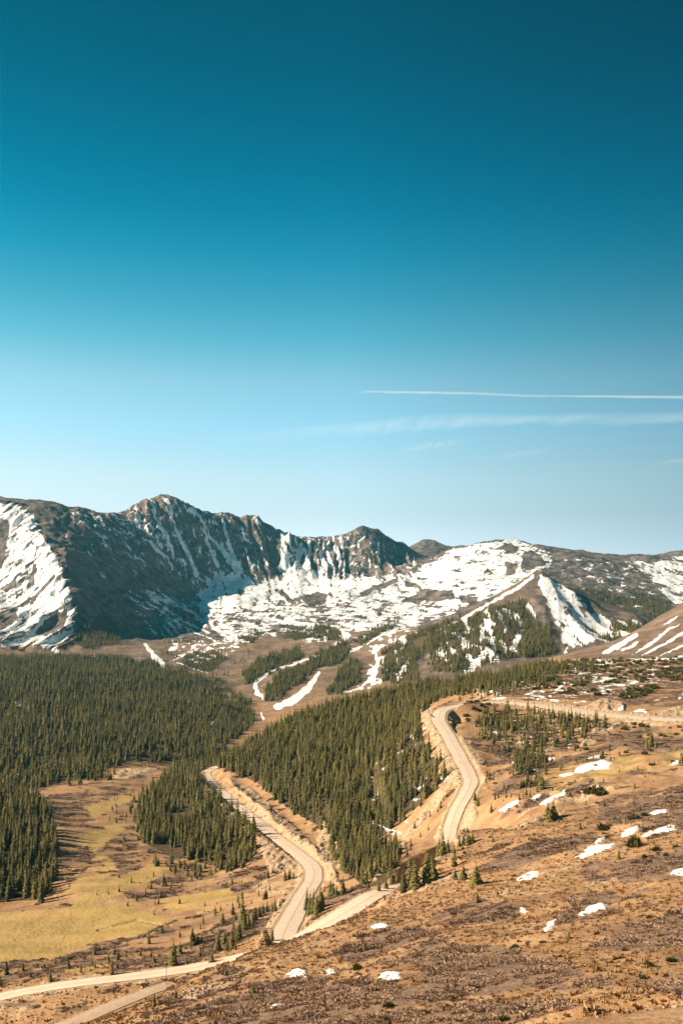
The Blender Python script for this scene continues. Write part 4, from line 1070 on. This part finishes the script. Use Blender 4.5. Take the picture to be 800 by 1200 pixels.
# individual trees traced from the photograph: (u foot, v foot, height px, width factor, label key)
EACH = [
 (1,1156,15,1,'edge'),(8,1142,18,1,'edge'),(27,1137,10,1,'edge'),(36,1145,9,1,'edge'),(59,1150,13,1,'U:lone small conifer on the far verge of the curved lower road'),(65,1131,8,1,'edge'),(131,1142,20,.8,'U:slim conifer standing near the middle of the lower road'),(148,1122,8,1,'scat'),
 (203,1132,28,1,'U:tallest dark conifer just behind the lower road'),(226,1108,20,1.2,'U:broad dark conifer uphill behind the tallest one by the lower road'),(232,1106,14,1,'scat'),(236,1105,10,1,'scat'),(211,1118,15,1.2,'scat'),(217,1112,8,1,'scat'),(181,1129,11,1.1,'scat'),(192,1038,14,1.4,'scat'),(188,1052,10,1.2,'scat'),(177,1042,10,1,'scat'),(272,1036,9,1,'scat'),(183,1015,13,1,'scat'),(205,1020,9,1.3,'scat'),(240,1062,6,1,'scat'),(150,1062,6,1,'scat'),(140,1045,7,1,'scat'),(165,1120,9,1,'scat'),(219,1130,10,1,'scat'),(248,1128,13,1.2,'scat'),
 (255,1115,24,1,'row'),(263,1107,16,1.2,'row'),(266,1114,12,1.2,'row'),(272,1111,22,1,'row'),(276,1113,10,1,'row'),(280,1101,22,1,'row'),(284,1084,34,.9,'row'),(287,1090,20,1,'row'),(291,1086,16,1,'row'),(296,1082,15,1,'row'),(300,1079,16,1,'row'),(304,1075,14,1,'row'),(308,1072,14,1,'row'),(313,1069,13,1,'row'),(261,1083,14,1.2,'scat'),
 (265,1143,13,1.1,'U:lone conifer on the near side of the lower road by the grassy nose'),(206,1171,11,1.2,'U:small conifer among pale rocks on the grassy nose'),(181,1180,18,.7,'U:thin conifer beside the dirt track'),(297,1167,15,1.2,'U:conifer on the brown slope above the bottom left'),(257,1175,6,1.6,'low'),(258,1190,9,1,'low'),(235,1192,5,1.4,'low'),(154,1199,6,1.3,'low'),
 (311,1110,24,1.7,'U:broad bushy conifer at the road junction below the switchback'),(319,1103,17,.9,'U:slim conifer touching the broad bushy one at the road junction'),
 (360,1068,26,.9,'bend'),(363,1070,24,.9,'bend'),(367,1071,27,.9,'bend'),(371,1072,25,.9,'bend'),(375,1068,30,.9,'bend'),(378,1064,22,.9,'bend'),(362,1073,8,1.5,'bend'),
 (387,1048,17,1,'above'),(390,1049,18,1,'above'),(394,1050,13,1,'above'),(402,1048,20,.9,'above'),(380,1045,8,1,'above'),
 (314,1029,11,1.1,'inside'),(319,1024,9,1,'inside'),(327,1018,9,.9,'inside'),(334,1032,14,1,'inside'),(339,1030,13,1,'inside'),(344,1030,9,1.1,'inside'),(303,1039,6,1,'inside'),(310,1054,9,1.3,'inside'),(322,1068,16,1,'row'),(319,1068,11,1,'row'),(328,1062,7,1,'row'),
 (427,1114,14,1,'U:solitary conifer on the brown shrubby ground under the straight road'),(431,1040,9,1,'crest'),(444,1045,14,1,'crest'),(452,1042,16,1.1,'crest'),(459,1036,14,1.1,'crest'),(465,1033,12,1,'crest'),
 (473,1046,30,1,'crest'),(480,1041,38,1,'crest'),(487,1041,34,1,'crest'),(484,1034,32,1,'crest'),(500,1034,36,1,'crest'),(507,1032,32,1,'crest'),(503,1029,32,1,'crest'),(519,1002,27,1,'crest2'),(514,1003,20,1,'crest2'),(532,1016,27,.9,'crest2'),(533,1031,12,1.2,'crest2'),(543,1031,18,1.3,'crest2'),(524,1000,18,1,'crest2'),(548,989,14,1.6,'crest2'),(543,990,12,1.2,'crest2'),(553,988,12,1.3,'crest2'),(538,992,11,1,'crest2'),
 (558,1037,25,1.4,'U:broad round conifer casting a shadow on the open hillside'),(559,1058,14,1.1,'U:small conifer just below the broad round one'),(575,1027,5,1,'low'),
 (577,987,8,1,'low'),(585,972,5,1,'low'),(624,979,6,1,'low'),(679,972,9,1.2,'low'),(724,1007,10,1.4,'low'),(761,997,6,1,'low'),(666,1100,9,1.5,'U:small dark conifer alone on the bare slope in the lower right'),
 (641,960,19,1.3,'pair'),(648,959,20,1.3,'pair'),(644,962,15,1.4,'pair'),(575,953,12,1,'low'),(667,934,10,1.2,'low'),(798,897,17,1.3,'U:dark conifer cut by the right edge of the picture'),(755,911,5,1,'low'),(743,924,8,1,'low'),(762,875,18,1.1,'ug'),(757,878,14,1.1,'ug'),(768,877,12,1,'ug'),(713,880,9,1,'low'),
 (608,938,9,1,'low'),(590,925,9,1,'low'),(556,938,12,1,'low'),(560,945,14,.9,'low'),
]
BUSH1 = [ # low green bushes: (u, v, width px, height px)
 (603,1112,14,7),(419,1136,16,9),(707,972,20,8),(741,992,24,15),(698,930,26,10),(743,960,18,8),(636,1105,10,4),(752,1147,14,7),(785,1127,16,7),(590,1196,16,7),(728,1123,9,4),(732,1114,10,4),(718,1108,6,4),(780,1003,8,5),(755,1005,9,5),(688,930,14,9),(452,1196,12,6),(455,1180,14,8),(560,848,10,6),
]
TREELAB = {
 'edge': 'small conifer in the willows beyond the curve of the lower road', 'scat': 'small conifer scattered on the brown valley floor behind the lower road', 'row': 'conifer in the slanting row between valley floor and switchback road',
 'low': 'little conifer scattered on the open tan hillside', 'bend': 'tall slim conifer in the tight clump inside the switchback bend', 'above': 'conifer in the thin group between the two arms of the switchback', 'inside': 'small conifer on the sandy bank left of the road curve',
 'crest': 'conifer in the cluster on the crest where the straight road vanishes', 'crest2': 'conifer at the near end of the winding upper road', 'pair': 'bushy conifer of the tight trio on the hillside between snow patches', 'ug': 'conifer of the small clump below the upper road on the right',
 'left': 'tall conifer in the shadowed wood at the left edge', 'below': 'conifer in the wood below the valley road', 'hill': 'conifer in the wood covering the middle hill between the roads', 'grove': 'conifer in the open grove right of the winding upper road',
 'slope': 'conifer in the broad wood on the far left slope', 'knoll': 'stunted conifer on the knoll behind the upper road', 'sparse': 'young conifer scattered at the edge of the woods', 'runs': 'conifer between the ski runs', 'vale': 'young conifer standing loose on the brown valley floor', 'young': 'young conifer among the shrubs of the right hillside', 'shoulder': 'conifer on the shaded mountain shoulder', 'far': 'conifer under the right mountain'}
TREEGRP = {k: 'conifers: ' + k for k in TREELAB}
GRPN = {'edge':'conifers beyond the lower road curve','scat':'conifers on the valley floor','row':'row of conifers above the valley floor','low':'little conifers on the hillside','bend':'clump of conifers in the switchback','above':'conifers between the switchback arms','inside':'small conifers on the sandy bank','crest':'conifers on the crest','crest2':'conifers at the end of the upper road','pair':'trio of bushy conifers','ug':'clump below the upper road','left':'wood at the left edge','below':'wood below the valley road','hill':'wood on the middle hill','grove':'grove right of the upper road','slope':'wood on the far left slope','knoll':'stunted conifers on the knoll','sparse':'young conifers at the wood edge','runs':'woods between ski runs','vale':'young conifers on the valley floor','young':'young conifers on the right hillside','shoulder':'wood on the mountain shoulder','far':'wood under the right mountain'}

cand = []
for u, v, hp, wf, kk in EACH:
    x, y, z = land_at(u, v)
    cand.append((x, y, z - 0.1, hp * 1.15 * y / F, wf * 1.22, kk, 1e6))
vi = vis
for x, y, z, h, kk in forest:
    u = CU + F * x / y; top = CV - F * (z + h) / y
    inside = -4 < u < 804 and top < 1200
    cand.append((x, y, z - 0.15, h, 1.0, kk, h / y * F if inside else 0))
ntr = len(EACH)
# forest trees: is the foot or crown in sight?
fx = np.array([(c[0], c[1], c[2], c[3]) for c in cand[ntr:]])
fu = CU + F * fx[:, 0] / fx[:, 1]; ftop = CV - F * (fx[:, 2] + fx[:, 3] * 0.7) / fx[:, 1]
order = np.argsort(fx[:, 1]); mn = np.full(801, 1e9); gv = np.zeros(len(fx), bool)
iy = np.searchsorted(rows, fx[:, 1])
horizon = np.full((NR, 941), 1e9); run = np.full(941, 1e9)
for i in range(NR):
    if rows[i] > 30: np.minimum.at(run, ub[i], V[i])
    horizon[i] = run
fb = np.clip(np.round((fu + 300) / 1.5).astype(int), 0, 940)
gv = ftop < horizon[np.clip(iy - 1, 0, NR - 1), fb]
score = np.array([c[6] for c in cand]); score[ntr:] *= gv
# favour trees that stand at the near edge of their wood
front_c = {}
for k in np.argsort(fx[:, 1]):
    b = int(fu[k] // 4)
    t = front_c.get(b, 1e9)
    if ftop[k] > t - 3: score[ntr + k] *= 0.5
    front_c[b] = min(t, ftop[k])
pickN = np.argsort(-score)[:300]
chosen = set(pickN.tolist())

ROWLAB = {'edge': 'in the willows beyond the lower road curve', 'scat': 'on the brown valley floor behind the lower road', 'row': 'in the row slanting up to the switchback', 'low': 'of those dotting the open hillside',
 'bend': 'in the tight clump inside the bend', 'above': 'between the two arms of the switchback', 'inside': 'on the sandy bank by the road curve', 'crest': 'on the crest where the straight road vanishes',
 'crest2': 'at the near end of the winding road', 'pair': 'in the bushy trio between snow patches', 'ug': 'in the clump below the upper road'}
def place_tree(x, y, z, h, wf, kk, i, ownlab=None):
    root = bpy.data.objects.new('conifer_tree', None); COL.objects.link(root)
    root.location = (x, y, z); root.rotation_euler = (0, 0, random.uniform(0, 6.28))
    w = h * (wf if wf <= 1.4 else wf / 1.55) * random.uniform(.92, 1.1)
    root.scale = (w, w, h)
    root.empty_display_size = 0.2
    lab = kk[2:] if kk.startswith('U:') else (ownlab or TREELAB[kk])
    tag(root, lab, 'conifer', None if kk.startswith('U:') else GRPN[kk])
    c = link('crown', (FATCROWNS[i % 3] if wf > 1.4 else CROWNS[i % 6]), root)
    t = link('trunk', TRUNKM, root)
ORD = ['first', 'second', 'third', 'fourth', 'fifth', 'sixth', 'seventh', 'eighth', 'ninth', 'tenth', 'eleventh', 'twelfth', 'thirteenth', 'fourteenth', 'fifteenth', 'sixteenth', 'seventeenth', 'eighteenth', 'nineteenth', 'twentieth', 'twenty-first', 'twenty-second', 'twenty-third', 'twenty-fourth']
own = {}
for kk in set(e[4] for e in EACH):
    if kk.startswith('U:'): continue
    mem = sorted([k for k in range(ntr) if EACH[k][4] == kk], key=lambda k: EACH[k][0])
    hs = sorted(EACH[k][2] for k in mem)
    for r, k in enumerate(mem):
        h = EACH[k][2]
        ad = 'tall' if h >= 18 else 'mid-sized' if h >= 12 else 'small' if h >= 7 else 'tiny'
        own[k] = ad + ' conifer, ' + ORD[r] + ' from the left ' + ROWLAB[kk]
for i, k in enumerate(sorted(chosen)):
    c_ = list(cand[k][:6])
    place_tree(*c_, i, own.get(k))

FARC = proto_coll('forest_conifer', [mesh_np('far_conifer', *conifer(200 + i, 12, 8, 0.15 + 0.022 * (i % 3), 1.0, 0.45), NEEDLES) for i in range(6)])
rest = [cand[k] for k in range(len(cand)) if k not in chosen]
R_ = np.array([(c[0], c[1], c[2], c[3]) for c in rest])
nr_ = len(R_)
wv = rng.uniform(0.85, 1.25, nr_)
tag(scatter('conifer_forest', FARC, R_[:, :3], np.c_[R_[:, 3] * wv, R_[:, 3] * wv, R_[:, 3]], np.c_[np.zeros(nr_), np.zeros(nr_), rng.uniform(0, 6.28, nr_)], rng.integers(0, 6, nr_)),
    'dense dark green conifer forest covering the valley sides and middle hill', 'forest', kind='stuff')

# green bushes
BUSH1.sort(key=lambda b: b[0])
BORD = ORD
for k, (u, v, wp, hp) in enumerate(BUSH1):
    x, y, z = land_at(u, v)
    o = bpy.data.objects.new('juniper_bush', LOWB[k % 3]); COL.objects.link(o)
    o.location = (x, y, z - 0.05); o.scale = (wp * y / F / 2.0, wp * y / F / 2.0, hp * y / F / 0.75); o.rotation_euler = (0, 0, random.uniform(0, 6))
    tag(o, ('broad' if wp >= 18 else 'mid-sized' if wp >= 13 else 'small') + ' green bush, ' + BORD[k] + ' from the left on the dry hillside', 'bush', 'green bushes on the hillside')
B_ = np.array(bushes); nb = len(B_)
BC = proto_coll('mat_bush', [mesh_np('mat_bush', *mound(180 + i, 120, 0.85, 0.2), GREENBUSH) for i in range(3)])
bw = B_[:, 3] * rng.uniform(0.6, 1.0, nb)
tag(scatter('krummholz_thicket', BC, B_[:, :3], np.c_[bw, bw, B_[:, 3]], np.c_[np.zeros(nb), np.zeros(nb), rng.uniform(0, 6.28, nb)], rng.integers(0, 3, nb)),
    'dark green stunted bushes matted over the knoll behind the upper road', 'bushes', kind='stuff')

# willow scrub and dry tussocks
cSh = shrub[:-1, :-1]; cBa = bare[:-1, :-1]; cVis = vis[:-1, :-1]
def cover(weight, n, ymax):
    I, J = np.nonzero((weight > 0.05) & cVis & (cY < ymax) & (cY > 78) & (cU > -60) & (cU < 860) & (cE > 1.2))
    w = weight[I, J] * cellA[I, J] / np.maximum(cY[I, J], 100) ** 0.8
    c = rng.choice(len(I), n, p=w / w.sum())
    i, j = I[c], J[c]
    y = Y[i, 0] + rng.random(n) * (Y[i + 1, 0] - Y[i, 0]); x = (cols[j] + rng.random(n) * (cols[j + 1] - cols[j])) * (y + 80)
    return np.c_[x, y, ground(x, y)]
WC = proto_coll('willow', [mesh_np('willow', *mound(220 + i, 90, 0.5, 0.17, 0.8), WILLOW) for i in range(4)])
nW = 52000
drift = fbm((X + 0.4 * Y) / 13, (Y - 0.3 * X) / 4.2, 215, 3, 0.6)[:-1, :-1]
P_ = cover(np.clip(cSh - 0.3, 0, 1) ** 1.2 * sstep(-0.25, 0.35, drift), nW, 860)
s_ = rng.gamma(4.0, 0.105, nW) * (0.7 + 0.3 * P_[:, 1] / 300)
tag(scatter('willow_scrub', WC, P_ - [0, 0, 0.05], np.c_[s_ * 1.9, s_ * 1.9, s_ * rng.uniform(.6, 1.1, nW)], np.c_[np.zeros(nW), np.zeros(nW), rng.uniform(0, 6.28, nW)], rng.integers(0, 4, nW)),
    'leafless brown willow scrub covering the hillside and valley floor', 'scrub', kind='stuff')
TC_ = proto_coll('tussock', [mesh_np('tussock', *mound(240 + i, 26, 0.7, 0.28, 1.6), TUSSOCK) for i in range(3)])
nT = 22000
P_ = cover(np.clip(1 - cSh, 0, 1) * (cV > 930), nT, 330)
s_ = rng.gamma(3.0, 0.09, nT)
tag(scatter('dry_grass', TC_, P_ - [0, 0, 0.03], np.c_[s_, s_, s_ * 1.1], np.c_[np.zeros(nT), np.zeros(nT), rng.uniform(0, 6.28, nT)], rng.integers(0, 3, nT)),
    'dry tan grass tufts on the open slope', 'grass', kind='stuff')

# ------------------------------------------------------------------ snow patches that can be counted
for lab, poly in SNOWP:
    W3 = np.array([land_at(u, v)[:2] for u, v in poly])
    x0, x1, y0, y1 = W3[:, 0].min() - 1.4, W3[:, 0].max() + 1.4, W3[:, 1].min() - 1.4, W3[:, 1].max() + 1.4
    nx, ny = 44, 44
    gx, gy = np.meshgrid(np.linspace(x0, x1, nx), np.linspace(y0, y1, ny))
    sdv = poly_sd(gx, gy, W3) + 0.25 + 0.55 * fbm(gx / 1.5, gy / 2.4, 500, 4, 0.6)
    th = 0.36 * sstep(-0.3, 1.2, sdv) - 0.10 + 0.06 * fbm(gx / 2, gy / 2, 501, 2)
    gz = ground(gx.ravel(), gy.ravel()).reshape(gx.shape) + th
    ii = np.arange(nx * ny).reshape(ny, nx)
    q = np.stack([ii[:-1, :-1], ii[:-1, 1:], ii[1:, 1:], ii[1:, :-1]], -1)
    keep = (sdv[:-1, :-1] > -0.3) | (sdv[1:, 1:] > -0.3)
    q = q[keep]
    used, inv = np.unique(q.ravel(), return_inverse=True)
    o = link('snow_patch', mesh_np('snow_patch', np.stack([gx, gy, gz], -1).reshape(-1, 3)[used], inv.reshape(-1, 4), SNOWM, True))
    tag(o, lab, 'snow patch', 'snow patches left on the hillside')

# ------------------------------------------------------------------ boulders
def boulder(seed):
    r = random.Random(seed); import bmesh
    bm = bmesh.new(); bmesh.ops.create_icosphere(bm, subdivisions=2, radius=1)
    sq = Vector((r.uniform(.8, 1.2), r.uniform(.7, 1.1), r.uniform(.55, .8)))
    pl = [Vector((r.gauss(0, 1), r.gauss(0, 1), r.gauss(0, 1))).normalized() for _ in range(7)]
    for v in bm.verts:
        for p in pl:
            d = v.co.dot(p) - 0.72
            if d > 0: v.co -= p * d * 0.85
        v.co = Vector((v.co.x * sq.x, v.co.y * sq.y, v.co.z * sq.z)) * r.uniform(.94, 1.06)
    me = bpy.data.meshes.new('boulder'); bm.to_mesh(me); bm.free(); me.materials.append(STONE)
    return me
BOULD = [boulder(i) for i in range(5)]
ROCKS = [(55,1164,4,0),(61,1166,3,0),(67,1164,4,0),(72,1163,4,0),(77,1162,5,0),(84,1166,3,0),(90,1167,3,0),(96,1169,4,0),(101,1169,4,0),(106,1170,4,0),(111,1172,4,0),(113,1174,3,0),(71,1174,3,0),(66,1178,4,0),
 (167,1158,6,1),(216,1163,4,2),(221,1161,6,2),(227,1160,6,2),(233,1161,5,2),(224,1167,5,2),(230,1170,4,2),(217,1170,4,2),(238,1163,4,2),(212,1168,4,2),(268,1150,4,2),(276,1148,4,2),(285,1150,4,2),(248,1157,7,2),
 (715,1105,7,3),(722,1106,6,3),(709,1108,4,3),(730,1107,4,3),(415,1143,7,4),(422,1146,8,4),(430,1143,6,4),(410,1140,5,4),
 (778,1185,9,5),(790,1197,12,5),(750,1183,6,5),(735,1199,14,5),(720,1186,6,5),(700,1196,8,5),(765,1196,8,5),(745,1193,6,5),(688,1190,5,5)]
SZ = {}
for g_ in range(6):
    mem = sorted([k for k in range(len(ROCKS)) if ROCKS[k][3] == g_], key=lambda k: ROCKS[k][0])
    for r_, k in enumerate(mem):
        SZ[k] = '' if len(mem) == 1 else ORD[r_] + ' from the left: '
RL = ['pale boulder in the line of stones under the lower road', 'single pale boulder beside the top of the dirt track', 'pink stone on the eroded bank of the grassy nose', 'pale grey boulder among low bushes on the right slope', 'rounded boulder next to the snow patch at lower centre', 'pale rock on the near bank in the bottom right corner']
for k, (u, v, sz, g) in enumerate(ROCKS):
    x, y, z = land_at(u, v)
    s = sz * y / F * (0.34 if g == 5 else 0.5)
    o = link('boulder', BOULD[k % 5]); o.location = (x, y, z + s * 0.15); o.scale = (s, s, s); o.rotation_euler = (random.uniform(-.3, .3), random.uniform(-.3, .3), random.uniform(0, 6))
    tag(o, (SZ[k] + RL[g]), 'boulder', None if g == 1 else ['stones under the lower road', '', 'stones on the nose', 'boulders on the right slope', 'boulders at lower centre', 'rocks on the near bank'][g])

RC = proto_coll('rubble', BOULD)
nR = 3800
P_ = cover(np.clip(cBa - 0.45, 0, 1) * (cE > 1.5), nR, 640)
s_ = rng.gamma(1.6, 0.14, nR) + 0.08
tag(scatter('loose_rubble', RC, P_, np.c_[s_, s_, s_], rng.uniform(0, 6.28, (nR, 3)), rng.integers(0, 5, nR)), 'loose tan stones lying on the road cuts and sandy banks', 'rubble', kind='stuff')

# ------------------------------------------------------------------ roadside furniture
def box_geo(cx, cy, cz, sx_, sy_, sz_):
    v = [(cx + sx_ * a, cy + sy_ * b, cz + sz_ * c) for a in (-.5, .5) for b in (-.5, .5) for c in (-.5, .5)]
    return v, [(0, 1, 3, 2), (4, 6, 7, 5), (0, 4, 5, 1), (2, 3, 7, 6), (0, 2, 6, 4), (1, 5, 7, 3)]

def marker_post(u, v, hp, label):
    x, y, z = land_at(u, v)
    r = bpy.data.objects.new('marker_post', None); COL.objects.link(r); r.location = (x, y, z)
    tag(r, label, 'marker post')
    h = hp * y / F
    link('post', mesh_np('post', *box_geo(0, 0, h * .45, .14, .10, h * 1.1), WOODP), r)
    link('reflector', mesh_np('reflector', *box_geo(0, -.08, h * .86, .22, .05, .32), STEEL), r)
marker_post(539, 895.5, 3.2, 'dark marker post on the outer verge of the winding upper road')
marker_post(429, 1066, 5, 'marker post on the grassy edge of the straight road')
marker_post(195, 1154, 24, 'tall thin snow pole rising before the lower road')

# guardrail on the outside of the hairpin
def guardrail(pts, label):
    P = [Vector(land_at(u, v)) for u, v in pts]
    r = bpy.data.objects.new('guardrail', None); COL.objects.link(r); r.location = P[0]
    tag(r, label, 'guardrail')
    Q = []
    for a, b in zip(P[:-1], P[1:]):
        for k in range(5): Q.append(a.lerp(b, k / 5))
    Q.append(P[-1])
    Q = [q - P[0] for q in Q]
    vs, fs = [], []
    prof = [(.0, .48), (.09, .56), (.02, .66), (.09, .76), (.0, .86)]
    for i, q in enumerate(Q):
        t = (Q[min(i + 1, len(Q) - 1)] - Q[max(i - 1, 0)]); n = Vector((-t.y, t.x, 0)).normalized()
        for d, h in prof: vs.append(tuple(q + n * d + Vector((0, 0, h + .15))))
        for d, h in reversed(prof): vs.append(tuple(q + n * (d - .03) + Vector((0, 0, h + .15))))
    m = 10
    for i in range(len(Q) - 1):
        for k in range(m):
            fs.append((i * m + k, i * m + (k + 1) % m, (i + 1) * m + (k + 1) % m, (i + 1) * m + k))
    link('rail', mesh_np('rail', vs, fs, STEEL), r)
    pm = mesh_np('post', *box_geo(0, 0, .35, .16, .16, 1.3), WOODP)
    for q in Q[::2]:
        o = link('post', pm, r); o.location = q + Vector((.05, .15, 0))
guardrail([(500.5, 832), (501.5, 835), (503.5, 838.5), (506.5, 841.5)], 'dark steel guardrail on the outside of the hairpin corner')

# ------------------------------------------------------------------ vapour trails, high and far
def trail_material(name, stretch):
    m = bpy.data.materials.new(name); m.use_nodes = True
    nt = m.node_tree; n, l = nt.nodes, nt.links
    n.remove(n['Principled BSDF'])
    N_ = NB(nt)
    nz = N_.noise(0.0012, 5, 0.6, N_.mapping(N_.pos(), (stretch, 0.35, 1.0)))
    a = N_.math('MULTIPLY', N_.attr('veil'), N_.math('ADD', 0.45, N_.math('MULTIPLY', N_.ss(nz, 0.3, 0.68), 0.75)), clamp=True)
    df = n.new('ShaderNodeBsdfDiffuse'); df.inputs[0].default_value = (0.88, 0.95, 1.0, 1)
    tl = n.new('ShaderNodeBsdfTranslucent'); tl.inputs[0].default_value = (0.88, 0.95, 1.0, 1)
    ice = n.new('ShaderNodeMixShader'); ice.inputs[0].default_value = 0.8
    l.new(df.outputs[0], ice.inputs[1]); l.new(tl.outputs[0], ice.inputs[2])
    tr = n.new('ShaderNodeBsdfTransparent')
    mxs = n.new('ShaderNodeMixShader')
    l.new(a, mxs.inputs[0]); l.new(tr.outputs[0], mxs.inputs[1]); l.new(ice.outputs[0], mxs.inputs[2]); l.new(mxs.outputs[0], n['Material Output'].inputs['Surface'])
    return m
def trail(pts, dist, peak, label, seed, stretch=0.2):
    """a long flat lens of ice cloud; pts (u, v, half height px, density)"""
    P = np.array(pts, float)
    tt = np.linspace(0, 1, len(P)); t = np.linspace(0, 1, 120)
    u, v, w, d = (np.interp(t, tt, P[:, c]) for c in range(4))
    for a in (v, w, d):
        for _ in range(10): a[1:-1] = (a[:-2] + 2 * a[1:-1] + a[2:]) / 4
    wob = fbm(t * 12 + seed, t * 0, 600 + seed, 4)
    v = v + 0.22 * wob * w; w = w * (1 + 0.3 * wob)
    n = 20; vs, fs, dn = [], [], []
    for i in range(len(t)):
        c = ((u[i] - CU) / F * dist, dist, (CV - v[i]) / F * dist)
        ry = w[i] * dist / F / (c[2] / dist); rz = 0.10 * w[i] * dist / F
        for q in range(n):
            a = 6.283 * q / n
            vs.append((c[0], c[1] + ry * math.cos(a), c[2] + rz * math.sin(a)))
            dn.append(d[i] * peak * max(0.0, 1 - abs(math.cos(a)) ** 1.6))
    for i in range(len(t) - 1):
        for q in range(n):
            fs.append((i * n + q, i * n + (q + 1) % n, (i + 1) * n + (q + 1) % n, (i + 1) * n + q))
    me = mesh_np('contrail', vs, fs, trail_material('ice_cloud', stretch), True)
    a = me.attributes.new('veil', 'FLOAT', 'POINT'); a.data.foreach_set('value', np.array(dn, np.float32))
    tag(link('contrail', me), label, 'contrail')
trail([(415,459,1.2,0),(440,459,1.5,.9),(500,460,1.7,1),(560,461,1.8,.9),(620,464,1.5,1),(700,464.5,1.5,1),(800,465.5,2.0,.9),(930,466,2.2,.9)], 42000, 0.24, 'sharp thin white contrail crossing the right half of the sky', 1, 0.1)
trail([(230,516,5,0),(330,509,8,.35),(420,503,10,.6),(480,496,11,.85),(540,493,10,1),(620,492,8,1),(720,490,7.5,.95),(930,487,8,.9)], 40000, 0.09, 'wide soft spread contrail below the thin sharp one', 2)
trail([(462,530,3,0),(495,523,5,.8),(520,520,5,.9),(555,517,3,0)], 38000, 0.055, 'short faint cloud wisp left below the wide contrail', 3)
trail([(570,536,3,0),(605,532,5,.7),(622,530,5,.8),(650,528,3,0)], 38000, 0.07, 'fainter cloud wisp low over the round snowy mountain', 4)
trail([(762,543,3,0),(790,540,4,.7),(815,539,4,.8),(850,538,3,0)], 38000, 0.08, 'faint cloud wisp at the right edge of the sky', 5)

# ------------------------------------------------------------------ the air
HZ = (-13200.0, 13200.0, -400.0, 9300.0, -420.0, 400.0)
hv = [(HZ[i], HZ[2 + j], HZ[4 + k]) for i in (0, 1) for j in (0, 1) for k in (0, 1)]
hm = bpy.data.materials.new('air'); hm.use_nodes = True
hm.node_tree.nodes.remove(hm.node_tree.nodes['Principled BSDF'])
pv = hm.node_tree.nodes.new('ShaderNodeVolumePrincipled')
pv.inputs['Color'].default_value = (0.16, 0.76, 1.0, 1)
pv.inputs['Density'].default_value = 0.00003
pv.inputs['Anisotropy'].default_value = 0.0
hm.node_tree.links.new(pv.outputs[0], hm.node_tree.nodes['Material Output'].inputs['Volume'])
tag(link('haze', mesh_np('haze', hv, [(0, 1, 3, 2), (4, 6, 7, 5), (0, 4, 5, 1), (2, 3, 7, 6), (0, 2, 6, 4), (1, 5, 7, 3)], hm)), 'thin bluish haze over the valley and mountains', 'haze', kind='stuff')
